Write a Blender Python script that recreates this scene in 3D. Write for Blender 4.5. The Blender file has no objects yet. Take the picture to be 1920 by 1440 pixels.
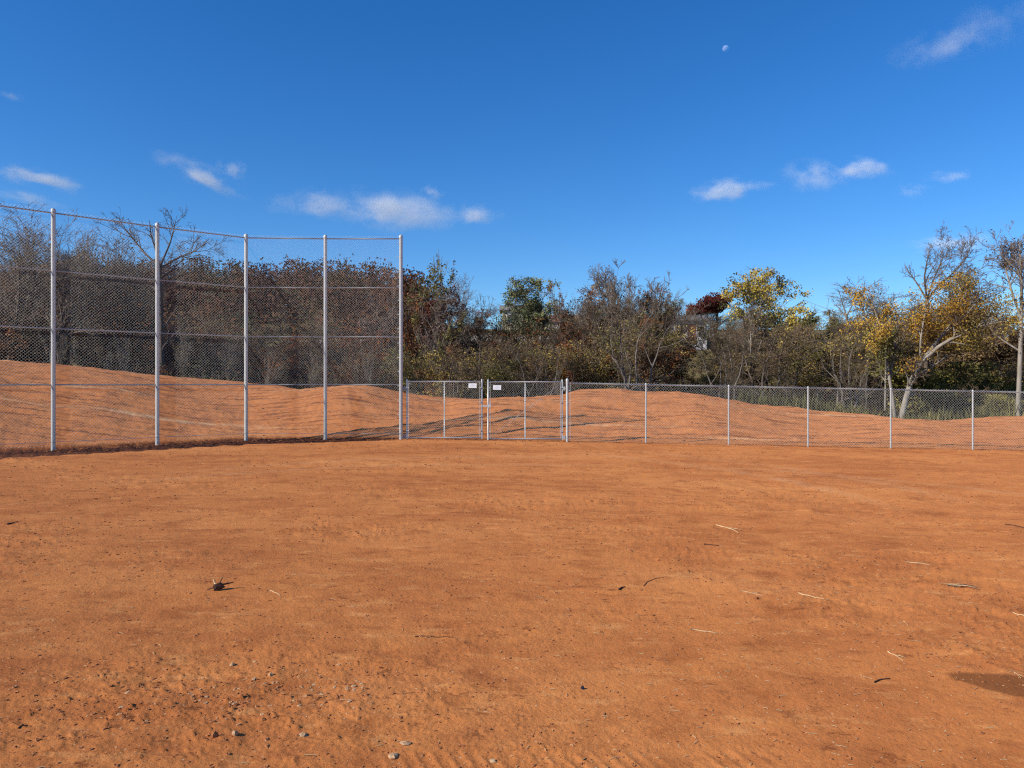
import bpy, math, random
import numpy as np
from mathutils import Vector

# ------------------------------------------------------------------ camera, sky, sun, exposure
S = bpy.context.scene
C = S.collection
F_PX = 1442.0            # focal length in photo pixels (1920 wide)
EYE = 1.65
cam_d = bpy.data.cameras.new('camera')
cam = bpy.data.objects.new('camera', cam_d)
C.objects.link(cam)
cam.location = (0, 0, EYE)
cam.rotation_euler = (math.radians(90), 0, 0)
cam_d.sensor_width = 36.0
cam_d.lens = F_PX / 1920 * 36.0
cam_d.clip_start = 0.05
cam_d.clip_end = 9000
S.camera = cam

SUN_H = Vector((0.90, 0.44))           # horizontal travel of the light
SUN_EL = math.radians(31.5)
SUN_H.normalize()
SUN_DIR = Vector((SUN_H.x * math.cos(SUN_EL), SUN_H.y * math.cos(SUN_EL), -math.sin(SUN_EL)))

W = bpy.data.worlds.new('World')
S.world = W
W.use_nodes = True
wn, wl = W.node_tree.nodes, W.node_tree.links
wn.clear()
sky = wn.new('ShaderNodeTexSky')
sky.sky_type = 'NISHITA'
sky.sun_disc = False
sky.sun_elevation = SUN_EL
sky.sun_rotation = math.atan2(-SUN_H.x, -SUN_H.y)
sky.altitude = 300
sky.air_density = 1.0
sky.dust_density = 0.15
sky.ozone_density = 3.0
hsv = wn.new('ShaderNodeHueSaturation')
hsv.inputs['Saturation'].default_value = 1.32
hsv.inputs['Value'].default_value = 1.0
bg = wn.new('ShaderNodeBackground')
bg.inputs['Strength'].default_value = 0.085
wo = wn.new('ShaderNodeOutputWorld')
wl.new(sky.outputs[0], hsv.inputs['Color'])
tint = wn.new('ShaderNodeMix'); tint.data_type = 'RGBA'; tint.blend_type = 'MULTIPLY'
tint.inputs[0].default_value = 1.0
tint.inputs[7].default_value = (0.78, 1.02, 1.30, 1)
wl.new(hsv.outputs[0], tint.inputs[6])
wl.new(tint.outputs[2], bg.inputs['Color'])
wl.new(bg.outputs[0], wo.inputs['Surface'])

sun_d = bpy.data.lights.new('sun', 'SUN')
sun_d.energy = 4.4
sun_d.angle = math.radians(0.5)
sun_d.color = (1.0, 0.94, 0.85)
sun = bpy.data.objects.new('sun', sun_d)
sun.rotation_euler = SUN_DIR.to_track_quat('-Z', 'Y').to_euler()
sun.location = (-40, -20, 40)
C.objects.link(sun)

S.view_settings.view_transform = 'Standard'
S.view_settings.look = 'None'
S.view_settings.exposure = 0.45
S.view_settings.gamma = 1.0
S.view_settings.use_curve_mapping = False
S.render.engine = 'CYCLES'
S.cycles.max_bounces = 6
S.cycles.diffuse_bounces = 3
S.cycles.glossy_bounces = 2
S.cycles.transparent_max_bounces = 8
S.cycles.volume_bounces = 1
S.cycles.use_denoising = False
S.cycles.filter_width = 1.2

# ------------------------------------------------------------------ helpers
def px(x, y, d):
    """point at depth d that the photo shows at pixel (x, y)"""
    return np.array([(x - 960) * d / F_PX, d, EYE - (y - 720) * d / F_PX])

def _hash(ix, iy, seed):
    h = (ix.astype(np.int64) * 374761393 + iy.astype(np.int64) * 668265263 + seed * 1442695041) & 0xFFFFFFFF
    h = ((h ^ (h >> 13)) * 1274126177) & 0xFFFFFFFF
    h = h ^ (h >> 16)
    return (h & 0xFFFFFF).astype(np.float64) / 0xFFFFFF

def vnoise(x, y, seed=0):
    ix, iy = np.floor(x), np.floor(y)
    fx, fy = x - ix, y - iy
    ux, uy = fx * fx * (3 - 2 * fx), fy * fy * (3 - 2 * fy)
    a, b = _hash(ix, iy, seed), _hash(ix + 1, iy, seed)
    c, d = _hash(ix, iy + 1, seed), _hash(ix + 1, iy + 1, seed)
    return (a + (b - a) * ux) * (1 - uy) + (c + (d - c) * ux) * uy

def fbm(x, y, seed=0, octv=4, gain=0.5):
    s = np.zeros_like(x); amp = 1.0; tot = 0.0; f = 1.0
    for i in range(octv):
        s += amp * vnoise(x * f + 17.3 * i, y * f - 9.1 * i, seed + i)
        tot += amp; amp *= gain; f *= 2.03
    return s / tot

def sst(a, b, x):
    t = np.clip((x - a) / (b - a), 0, 1)
    return t * t * (3 - 2 * t)

def raw_mesh(name, V, F, mats, midx=None, attrs=None, smooth=True):
    V = np.ascontiguousarray(V, dtype=np.float32)
    F = np.ascontiguousarray(F, dtype=np.int32)
    m = bpy.data.meshes.new(name)
    n, k = F.shape
    m.vertices.add(len(V)); m.vertices.foreach_set('co', V.ravel())
    m.loops.add(n * k); m.loops.foreach_set('vertex_index', F.ravel())
    m.polygons.add(n)
    m.polygons.foreach_set('loop_start', np.arange(0, n * k, k, dtype=np.int32))
    if midx is not None:
        m.polygons.foreach_set('material_index', np.ascontiguousarray(midx, dtype=np.int32))
    m.polygons.foreach_set('use_smooth', np.full(n, smooth, dtype=bool))
    for mm in mats: m.materials.append(mm)
    for an, av in (attrs or {}).items():
        at = m.attributes.new(an, 'FLOAT', 'POINT')
        at.data.foreach_set('value', np.ascontiguousarray(av, dtype=np.float32))
    m.update(calc_edges=True)
    return m

def link(name, mesh, parent=None, loc=None):
    o = bpy.data.objects.new(name, mesh)
    C.objects.link(o)
    if parent is not None: o.parent = parent
    if loc is not None: o.location = loc
    return o

def tag(o, label=None, cat=None, group=None, kind=None):
    if label: o['label'] = label
    if cat: o['category'] = cat
    if group: o['group'] = group
    if kind: o['kind'] = kind
    return o

def thing(name, label, cat, loc=(0, 0, 0), group=None):
    o = bpy.data.objects.new(name, None)
    o.empty_display_size = 0.2
    C.objects.link(o); o.location = loc
    return tag(o, label, cat, group)

class MB:
    """collects quads"""
    def __init__(s): s.V = []; s.F = []; s.n = 0
    def add(s, V, F):
        s.V.append(np.asarray(V, float)); s.F.append(np.asarray(F, int) + s.n); s.n += len(V); return s
    def box(s, lo, hi):
        x0, y0, z0 = lo; x1, y1, z1 = hi
        V = [(x0,y0,z0),(x1,y0,z0),(x1,y1,z0),(x0,y1,z0),(x0,y0,z1),(x1,y0,z1),(x1,y1,z1),(x0,y1,z1)]
        F = [(0,3,2,1),(4,5,6,7),(0,1,5,4),(1,2,6,5),(2,3,7,6),(3,0,4,7)]
        return s.add(V, F)
    def tube(s, P, R, sides=8, caps=True):
        P = np.asarray(P, float)[None]; R = np.broadcast_to(np.asarray(R, float), (P.shape[1],))[None]
        V, F = tubes(P, R, sides)
        k = P.shape[1]
        if caps:
            for e in (0, k - 1):
                c = P[0, e]; base = len(V); V = np.vstack([V, c[None]])
                r = [e * sides + i for i in range(sides)]
                q = [(r[i], r[(i + 1) % sides], base, base) for i in range(sides)]
                # use degenerate-free quads: pair triangles
                q = [(r[i], r[(i + 1) % sides], r[(i + 2) % sides], base) for i in range(0, sides, 2)]
                F = np.vstack([F, np.array(q)])
        return s.add(V, F)
    def lathe(s, prof, sides=12, loc=(0, 0, 0)):
        prof = np.array(prof, float); k = len(prof)
        a = np.arange(sides) / sides * 2 * math.pi
        V = np.stack([prof[:, 0:1] * np.cos(a), prof[:, 0:1] * np.sin(a), np.repeat(prof[:, 1:2], sides, 1)], -1).reshape(-1, 3) + np.array(loc)
        F = [(i*sides + j, i*sides + (j+1) % sides, (i+1)*sides + (j+1) % sides, (i+1)*sides + j) for i in range(k-1) for j in range(sides)]
        return s.add(V, F)
    def build(s, name, mat, parent=None, loc=None, smooth=False):
        m = raw_mesh(name, np.vstack(s.V), np.vstack(s.F), [mat], smooth=smooth)
        return link(name, m, parent, loc)

def tubes(P, R, sides=3, axis=None):
    """P (n,K,3) polylines, R (n,K) radii -> verts, quads"""
    n, K, _ = P.shape
    T = np.gradient(P, axis=1)
    T /= np.linalg.norm(T, axis=2, keepdims=True) + 1e-9
    ref = np.where(np.abs(T[:, :, 2:3]) > 0.9, np.array([1.0, 0, 0]), np.array([0, 0, 1.0]))
    # one reference for each polyline keeps rings aligned
    ref = np.repeat(ref[:, :1], K, 1)
    if axis is not None: ref = np.broadcast_to(np.array(axis, float), T.shape)
    N = np.cross(T, ref); N /= np.linalg.norm(N, axis=2, keepdims=True) + 1e-9
    B = np.cross(T, N)
    a = np.arange(sides) / sides * 2 * math.pi
    V = P[:, :, None] + R[:, :, None, None] * (N[:, :, None] * np.cos(a)[None, None, :, None] + B[:, :, None] * np.sin(a)[None, None, :, None])
    V = V.reshape(-1, 3)
    base = (np.arange(n) * K * sides)[:, None, None] + (np.arange(K - 1) * sides)[None, :, None]
    j = np.arange(sides)[None, None, :]; j2 = (j + 1) % sides
    F = np.stack([base + j, base + j2, base + sides + j2, base + sides + j], -1).reshape(-1, 4)
    return V, F

# ------------------------------------------------------------------ materials
class NT:
    def __init__(s, name):
        s.m = bpy.data.materials.new(name); s.m.use_nodes = True
        s.n = s.m.node_tree.nodes; s.l = s.m.node_tree.links
        s.n.clear()
        s.out = s.n.new('ShaderNodeOutputMaterial')
    def new(s, t, **kw):
        x = s.n.new(t)
        for k, v in kw.items():
            if k in x.inputs: x.inputs[k].default_value = v
            else: setattr(x, k, v)
        return x
    def link(s, a, b): s.l.new(a, b)
    def noise(s, vec, scale, detail=4, rough=0.55, dim='3D'):
        x = s.new('ShaderNodeTexNoise'); x.noise_dimensions = dim
        x.inputs['Scale'].default_value = scale; x.inputs['Detail'].default_value = detail
        x.inputs['Roughness'].default_value = rough
        s.link(vec, x.inputs['Vector']); return x.outputs['Fac']
    def ramp(s, fac, stops, interp='LINEAR'):
        x = s.new('ShaderNodeValToRGB'); x.color_ramp.interpolation = interp
        e = x.color_ramp.elements
        while len(e) < len(stops): e.new(0.5)
        for i, (p, c) in enumerate(stops):
            e[i].position = p; e[i].color = (c, c, c, 1) if isinstance(c, (int, float)) else tuple(c) + (1,)
        if fac is not None: s.link(fac, x.inputs[0])
        return x.outputs[0]
    def mix(s, fac, a, b, bt='MIX'):
        x = s.new('ShaderNodeMix'); x.data_type = 'RGBA'; x.blend_type = bt
        for v, i in ((fac, 0), (a, 6), (b, 7)):
            if isinstance(v, (int, float)): x.inputs[i].default_value = v
            elif isinstance(v, tuple): x.inputs[i].default_value = v + (1,)
            else: s.link(v, x.inputs[i])
        return x.outputs[2]
    def math(s, op, a, b=0.0, c=0.0):
        x = s.new('ShaderNodeMath'); x.operation = op
        for i, v in enumerate((a, b, c)):
            if isinstance(v, (int, float)): x.inputs[i].default_value = v
            else: s.link(v, x.inputs[i])
        return x.outputs[0]
    def attr(s, name):
        x = s.new('ShaderNodeAttribute'); x.attribute_name = name; return x.outputs['Fac']
    def coords(s, kind='Object'): return s.new('ShaderNodeTexCoord').outputs[kind]
    def scaled(s, vec, sc):
        x = s.new('ShaderNodeMapping'); x.inputs['Scale'].default_value = sc
        s.link(vec, x.inputs['Vector']); return x.outputs[0]
    def bsdf(s, col, rough=0.8, metal=0.0, bump=None, bdist=0.01, bstr=1.0, spec=0.3, diffr=0.0):
        b = s.new('ShaderNodeBsdfPrincipled')
        b.inputs['Metallic'].default_value = metal
        b.inputs['Specular IOR Level'].default_value = spec
        if 'Diffuse Roughness' in b.inputs: b.inputs['Diffuse Roughness'].default_value = diffr
        for v, i in ((col, 'Base Color'), (rough, 'Roughness')):
            if isinstance(v, (int, float)): b.inputs[i].default_value = v
            elif isinstance(v, tuple): b.inputs[i].default_value = v + (1,)
            else: s.link(v, b.inputs[i])
        if bump is not None:
            bp = s.new('ShaderNodeBump'); bp.inputs['Distance'].default_value = bdist; bp.inputs['Strength'].default_value = bstr
            s.link(bump, bp.inputs['Height']); s.link(bp.outputs[0], b.inputs['Normal'])
        s.link(b.outputs[0], s.out.inputs['Surface'])
        return b

def mat_ground():
    t = NT('red clay ground'); P = t.coords('Object')
    big = t.noise(t.scaled(P, (0.45, 1.0, 1.0)), 0.42, 6, 0.62)
    mid = t.noise(P, 1.9, 6, 0.62)
    streak = t.noise(t.scaled(P, (0.7, 1.5, 1.0)), 1.2, 6, 0.62)
    fine = t.noise(P, 40, 5, 0.75)
    vfine = t.noise(P, 120, 4, 0.8)
    c = t.ramp(big, [(0.30, (0.36, 0.112, 0.032)), (0.5, (0.485, 0.165, 0.046)), (0.68, (0.60, 0.232, 0.070))])
    c = t.mix(t.ramp(streak, [(0.42, 0.0), (0.62, 0.6)]), c, (0.58, 0.215, 0.060))
    st2 = t.noise(t.scaled(P, (1.2, 2.4, 1.0)), 2.2, 6, 0.65)
    c = t.mix(t.ramp(st2, [(0.34, 0.42), (0.46, 0.0)]), c, (0.31, 0.095, 0.03))
    c = t.mix(t.ramp(mid, [(0.32, 0.6), (0.47, 0.0)]), c, (0.30, 0.088, 0.023))
    c = t.mix(t.ramp(fine, [(0.32, 0.4), (0.43, 0.0)]), c, (0.20, 0.058, 0.017))
    c = t.mix(t.ramp(vfine, [(0.60, 0.0), (0.74, 0.4)]), c, (0.72, 0.36, 0.15))
    # torn crust: shade of its small pits painted as crisp dark scraps in drifts
    drift = t.ramp(t.noise(P, 0.9, 4, 0.6), [(0.40, 0.0), (0.60, 1.0)])
    scr = t.noise(t.scaled(P, (1.0, 1.7, 1.0)), 7.0, 8, 0.72)
    c = t.mix(t.math('MULTIPLY', drift, t.ramp(scr, [(0.385, 0.8), (0.42, 0.0)])), c, (0.19, 0.055, 0.017))
    c = t.mix(t.ramp(t.noise(t.scaled(P, (1.0, 1.4, 1.0)), 21.0, 7, 0.72), [(0.335, 0.9), (0.365, 0.0)]), c, (0.17, 0.048, 0.016))  # dark specks painted for the shade of tiny pits
    c = t.mix(t.ramp(t.noise(P, 33.0, 6, 0.7), [(0.645, 0.0), (0.68, 0.6)]), c, (0.72, 0.37, 0.15))
    # pale sandy smears
    c = t.mix(t.ramp(t.noise(t.scaled(P, (0.7, 1.6, 1.0)), 3.2, 7, 0.7), [(0.56, 0.0), (0.68, 0.6)]), c, (0.66, 0.30, 0.10))
    vor = t.new('ShaderNodeTexVoronoi'); vor.inputs['Scale'].default_value = 17
    t.link(P, vor.inputs['Vector'])
    speck = t.ramp(vor.outputs['Distance'], [(0.07, 1.0), (0.12, 0.0)])
    sel = t.new('ShaderNodeSeparateColor'); t.link(vor.outputs['Color'], sel.inputs[0])
    speck = t.math('MULTIPLY', speck, t.ramp(sel.outputs[0], [(0.80, 0.0), (0.82, 0.85)]))
    c = t.mix(speck, c, (0.66, 0.42, 0.24))
    # banks beyond the fence are a paler, pinker clay
    c = t.mix(t.math('MULTIPLY', t.attr('bank'), 0.6), c, (0.44, 0.160, 0.052))
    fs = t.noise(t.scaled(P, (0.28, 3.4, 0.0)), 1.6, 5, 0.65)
    c = t.mix(t.math('MULTIPLY', t.attr('bank'), t.ramp(fs, [(0.40, 0.9), (0.48, 0.0)])), c, (0.20, 0.068, 0.026))  # dark soil streaks painting in the furrow shade the relief lacks
    c = t.mix(t.math('MULTIPLY', t.attr('bank'), t.ramp(fs, [(0.56, 0.0), (0.72, 0.5)])), c, (0.54, 0.22, 0.085))
    pale = t.math('MULTIPLY', t.attr('pale'), t.ramp(t.noise(P, 3.0, 4), [(0.35, 0.2), (0.6, 1.0)]))
    c = t.mix(pale, c, (0.60, 0.36, 0.18))
    # freshly turned damp soil
    c = t.mix(t.math('MULTIPLY', t.attr('damp'), t.ramp(mid, [(0.25, 1.0), (0.7, 0.93)])), c, (0.075, 0.024, 0.012))
    c = t.mix(t.attr('stain'), c, (0.19, 0.066, 0.020))
    # woodland floor and dry grass
    wl_ = t.noise(P, 0.5, 6, 0.6)
    wood = t.ramp(wl_, [(0.3, (0.075, 0.05, 0.025)), (0.5, (0.15, 0.10, 0.045)), (0.7, (0.21, 0.155, 0.07))])
    wood = t.mix(t.ramp(t.noise(P, 6, 4), [(0.4, 0.0), (0.6, 0.5)]), wood, (0.085, 0.09, 0.03))
    c = t.mix(t.attr('wood'), c, wood)
    c = t.mix(t.attr('road'), c, (0.42, 0.37, 0.31))
    crumb = t.new('ShaderNodeTexVoronoi'); crumb.inputs['Scale'].default_value = 46
    t.link(P, crumb.inputs['Vector'])
    h = t.math('ADD', t.math('MULTIPLY', fine, 0.8), t.math('MULTIPLY', vfine, 0.45))
    h = t.math('ADD', h, t.math('MULTIPLY', mid, 0.55))
    h = t.math('ADD', h, t.math('MULTIPLY', scr, 1.3))
    h = t.math('SUBTRACT', h, t.math('MULTIPLY', crumb.outputs['Distance'], 0.30))
    t.bsdf(c, 0.95, bump=h, bdist=0.016, bstr=0.6, spec=0.1, diffr=0.25)
    return t.m

def mat_metal(name, col=(0.56, 0.58, 0.60), rough=0.42, metal=0.65, sc=30):
    t = NT(name); P = t.coords('Object')
    v = t.noise(P, sc, 4, 0.6)
    c = t.mix(t.ramp(v, [(0.35, 0.0), (0.65, 1.0)]), tuple(x * 0.86 for x in col), tuple(min(1, x * 1.08) for x in col))
    r = t.ramp(t.noise(P, sc * 0.4, 3), [(0.3, rough - 0.06), (0.7, rough + 0.1)])
    t.bsdf(c, r, metal, spec=0.5)
    return t.m

def mat_plain(name, a, b, sc=8.0, rough=0.85, bd=0.01, stretch=(1, 1, 1), spec=0.2):
    t = NT(name); P = t.scaled(t.coords('Object'), stretch)
    v = t.noise(P, sc, 5, 0.6)
    t.bsdf(t.ramp(v, [(0.3, a), (0.7, b)]), rough, bump=v, bdist=bd, bstr=0.6, spec=spec)
    return t.m

def mat_bark(name, a, b): return mat_plain(name, a, b, 5.0, 0.95, 0.03, (1, 1, 0.25), 0.1)

def mat_leaf(name, stops, trans=0.12):
    t = NT(name)
    c = t.ramp(t.attr('tint'), stops)
    b = t.bsdf(c, 0.75, spec=0.15)
    tr = t.new('ShaderNodeBsdfTranslucent'); t.link(c, tr.inputs['Color'])
    mx = t.new('ShaderNodeMixShader'); mx.inputs[0].default_value = trans
    t.link(b.outputs[0], mx.inputs[1]); t.link(tr.outputs[0], mx.inputs[2])
    t.link(mx.outputs[0], t.out.inputs['Surface'])
    return t.m

M = {
    'ground': mat_ground(),
    'galv': mat_metal('galvanised steel tube', (0.49, 0.49, 0.465), 0.42, 0.2),
    'galv_dull': mat_metal('weathered galvanised tube', (0.37, 0.37, 0.35), 0.5, 0.15),
    'wire': mat_metal('galvanised wire', (0.62, 0.60, 0.56), 0.40, 0.35, 60),
    'sign': mat_plain('white enamel sign', (0.78, 0.79, 0.80), (0.83, 0.83, 0.83), 3, 0.4, 0.0005),
    'print': mat_plain('faded grey print', (0.50, 0.52, 0.55), (0.58, 0.6, 0.62), 40, 0.6, 0.0002),
    'bark_dark': mat_bark('dark grey brown bark', (0.07, 0.053, 0.041), (0.17, 0.132, 0.102)),
    'bark_shade': mat_bark('bark with shade painted in', (0.028, 0.021, 0.017), (0.075, 0.056, 0.043)),  # darkened to paint in the shade deep in the woods
    'bark_grey': mat_bark('grey bark', (0.11, 0.092, 0.075), (0.23, 0.195, 0.16)),
    'bark_pale': mat_bark('pale bark', (0.17, 0.145, 0.115), (0.34, 0.295, 0.24)),
    'twig_grey': mat_bark('grey twigs', (0.13, 0.10, 0.074), (0.26, 0.20, 0.148)),
    'twig_brown': mat_bark('brown twigs', (0.085, 0.06, 0.04), (0.19, 0.135, 0.092)),
    'leaf_rust': mat_leaf('rust leaves', [(0, (0.095, 0.028, 0.014)), (0.5, (0.22, 0.07, 0.024)), (1, (0.37, 0.145, 0.04))]),
    'leaf_red': mat_leaf('dark red leaves', [(0, (0.06, 0.012, 0.010)), (0.6, (0.13, 0.025, 0.016)), (1, (0.2, 0.05, 0.02))]),
    'leaf_brown': mat_leaf('brown leaves', [(0, (0.09, 0.055, 0.027)), (0.5, (0.18, 0.115, 0.05)), (1, (0.29, 0.195, 0.08))]),
    'leaf_olive': mat_leaf('olive leaves', [(0, (0.06, 0.058, 0.018)), (0.5, (0.155, 0.135, 0.035)), (1, (0.29, 0.24, 0.06))]),
    'leaf_green': mat_leaf('grey green leaves', [(0, (0.075, 0.095, 0.042)), (0.5, (0.19, 0.205, 0.085)), (1, (0.36, 0.345, 0.16))]),
    'leaf_yellow': mat_leaf('yellow leaves', [(0, (0.26, 0.19, 0.035)), (0.5, (0.52, 0.37, 0.06)), (1, (0.68, 0.52, 0.14))]),
    'leaf_orange': mat_leaf('orange leaves', [(0, (0.20, 0.10, 0.02)), (0.5, (0.42, 0.23, 0.03)), (1, (0.55, 0.35, 0.06))]),
    'leaf_mauve': mat_leaf('mauve brown leaves', [(0, (0.07, 0.045, 0.045)), (0.6, (0.15, 0.095, 0.085)), (1, (0.22, 0.14, 0.1))]),
    'leaf_mix': mat_leaf('mixed woodland leaves', [(0, (0.075, 0.036, 0.02)), (0.35, (0.17, 0.065, 0.026)), (0.55, (0.19, 0.12, 0.048)), (0.78, (0.13, 0.12, 0.04)), (1, (0.07, 0.085, 0.032))]),
    'leaf_gold': mat_leaf('dull gold leaves', [(0, (0.15, 0.10, 0.024)), (0.5, (0.32, 0.225, 0.05)), (1, (0.47, 0.34, 0.085))]),
    'leaf_ridge': mat_leaf('ridge canopy', [(0, (0.06, 0.024, 0.014)), (0.4, (0.12, 0.045, 0.02)), (0.7, (0.10, 0.06, 0.024)), (0.9, (0.06, 0.06, 0.022)), (1, (0.035, 0.045, 0.018))]),
    'leaf_shade': mat_leaf('brown leaves with shade painted in', [(0, (0.022, 0.012, 0.007)), (0.4, (0.065, 0.028, 0.013)), (0.75, (0.07, 0.043, 0.017)), (1, (0.035, 0.038, 0.013))]),  # shade at the foot of the woods painted into the leaf colour
    'weed': mat_leaf('green weeds', [(0, (0.065, 0.065, 0.022)), (0.5, (0.13, 0.115, 0.036)), (1, (0.28, 0.225, 0.085))]),
    'stick_pale': mat_plain('pale dry wood', (0.46, 0.28, 0.13), (0.62, 0.44, 0.24), 30, 0.8, 0.002),
    'stick_dark': mat_plain('dark damp wood', (0.05, 0.025, 0.016), (0.12, 0.06, 0.035), 30, 0.85, 0.002),
    'stone': mat_plain('pale stone', (0.38, 0.22, 0.11), (0.52, 0.33, 0.18), 25, 0.9, 0.003),
    'clod': mat_plain('clay clods', (0.24, 0.085, 0.033), (0.42, 0.165, 0.06), 22, 0.95, 0.003),
    'bluebit': mat_plain('blue black plastic', (0.012, 0.016, 0.035), (0.03, 0.035, 0.06), 20, 0.5, 0.001),
    'wall_white': mat_plain('white siding', (0.58, 0.55, 0.53), (0.70, 0.67, 0.64), 2, 0.7, 0.003),
    'wall_tan': mat_plain('tan siding', (0.42, 0.36, 0.26), (0.52, 0.45, 0.33), 2, 0.7, 0.003),
    'roof_grey': mat_plain('grey shingle roof', (0.13, 0.12, 0.115), (0.21, 0.2, 0.19), 3, 0.9, 0.01),
    'roof_tan': mat_plain('tan metal roof', (0.42, 0.31, 0.18), (0.5, 0.38, 0.23), 2, 0.6, 0.01),
    'roof_red': mat_plain('red brown roof', (0.18, 0.075, 0.05), (0.26, 0.11, 0.075), 3, 0.85, 0.01),
    'glass': mat_plain('dark window glass', (0.02, 0.025, 0.03), (0.05, 0.055, 0.065), 1, 0.15, 0.0005, spec=0.5),
}

# ------------------------------------------------------------------ the lie of the land
BASE_X = [-13.6, -11.75, -9.89, -7.97, -5.63, -3.35]          # backstop posts
BASE_Y = [17.95, 19.7, 21.45, 23.05, 23.2, 23.2]
FENCE_Y = 23.25

def slope_z(x): return -0.0202 * np.maximum(0, np.sqrt((x + 3.0) ** 2 + 0.6) * 0.5 + (x + 3.0) * 0.5 - 0.1)

CREST_PX = [-500, -200, 0, 100, 200, 300, 400, 455, 520, 562, 610, 652, 700, 754, 803, 835, 903, 984, 1053, 1075, 1102, 1135, 1164, 1214, 1260, 1310, 1364, 1410, 1460, 1515, 1590, 1670, 1765, 1827, 1890, 2000, 2300]
CREST_PY = [664, 668, 677, 683, 694, 704, 712, 717, 724, 730, 727, 723, 726, 737, 743, 748, 747, 746, 741, 735, 731.5, 729.5, 729.6, 736, 738, 740, 748, 757, 764, 770, 777, 783, 790, 787, 784, 783, 785]

def fence_depth(a):
    """depth of the fence line along the bearing a = x / y"""
    # wing: from (-7.97,23.05) towards (-13.6,17.95)
    mx, my = (-13.6 + 7.97), (17.95 - 23.05)
    # x = a*y ; point = p0 + t*m  ->  p0x + t mx = a (p0y + t my)
    t = (a * 23.05 + 7.97) / (mx - a * my + 1e-9)
    yw = 23.05 + np.clip(t, 0, 3) * my
    return np.where(a < -7.97 / 23.05, yw, FENCE_Y)

def terrain(x, y):
    yy = np.maximum(y, 0.5)
    a = np.clip(x / yy, -1.2, 1.2)
    pxx = 960 + F_PX * a
    yf = fence_depth(np.clip(a, -0.95, 1.2)) + 0.5
    yc = 32.5 + 2.2 * np.sin(pxx * 0.006) + 1.2 * np.sin(pxx * 0.017 + 1)
    cy = np.interp(pxx, CREST_PX, CREST_PY)
    zc = EYE - (cy - 720) * yc / F_PX
    zf = slope_z(x)
    t = np.clip((y - yf) / (yc - yf), 0, 1)
    s = np.sin(t * math.pi / 2) ** 1.25
    z = zf + (zc - zf) * s
    back = sst(0, 8.5, y - yc)
    floor = np.where(x > 8, -0.6, -1.4)
    floor = -1.4 + 0.7 * sst(4, 14, x) + 0.9 * sst(-12, -26, x)
    z = z + (floor - z) * back
    hill = sst(46, 100, y)
    z = z + (8.6 - floor) * hill * sst(-1, 1, y - yc)
    ridge = sst(80, 180, y) * sst(4, -34, x)
    z = z + 10.5 * ridge
    far = sst(200, 900, y)
    z = z - 14 * far * (1 - 0.2 * ridge)
    return np.where(y > 0, z, slope_z(x))

def gz(x, y):
    return float(terrain(np.array([float(x)]), np.array([float(y)]))[0])

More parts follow.
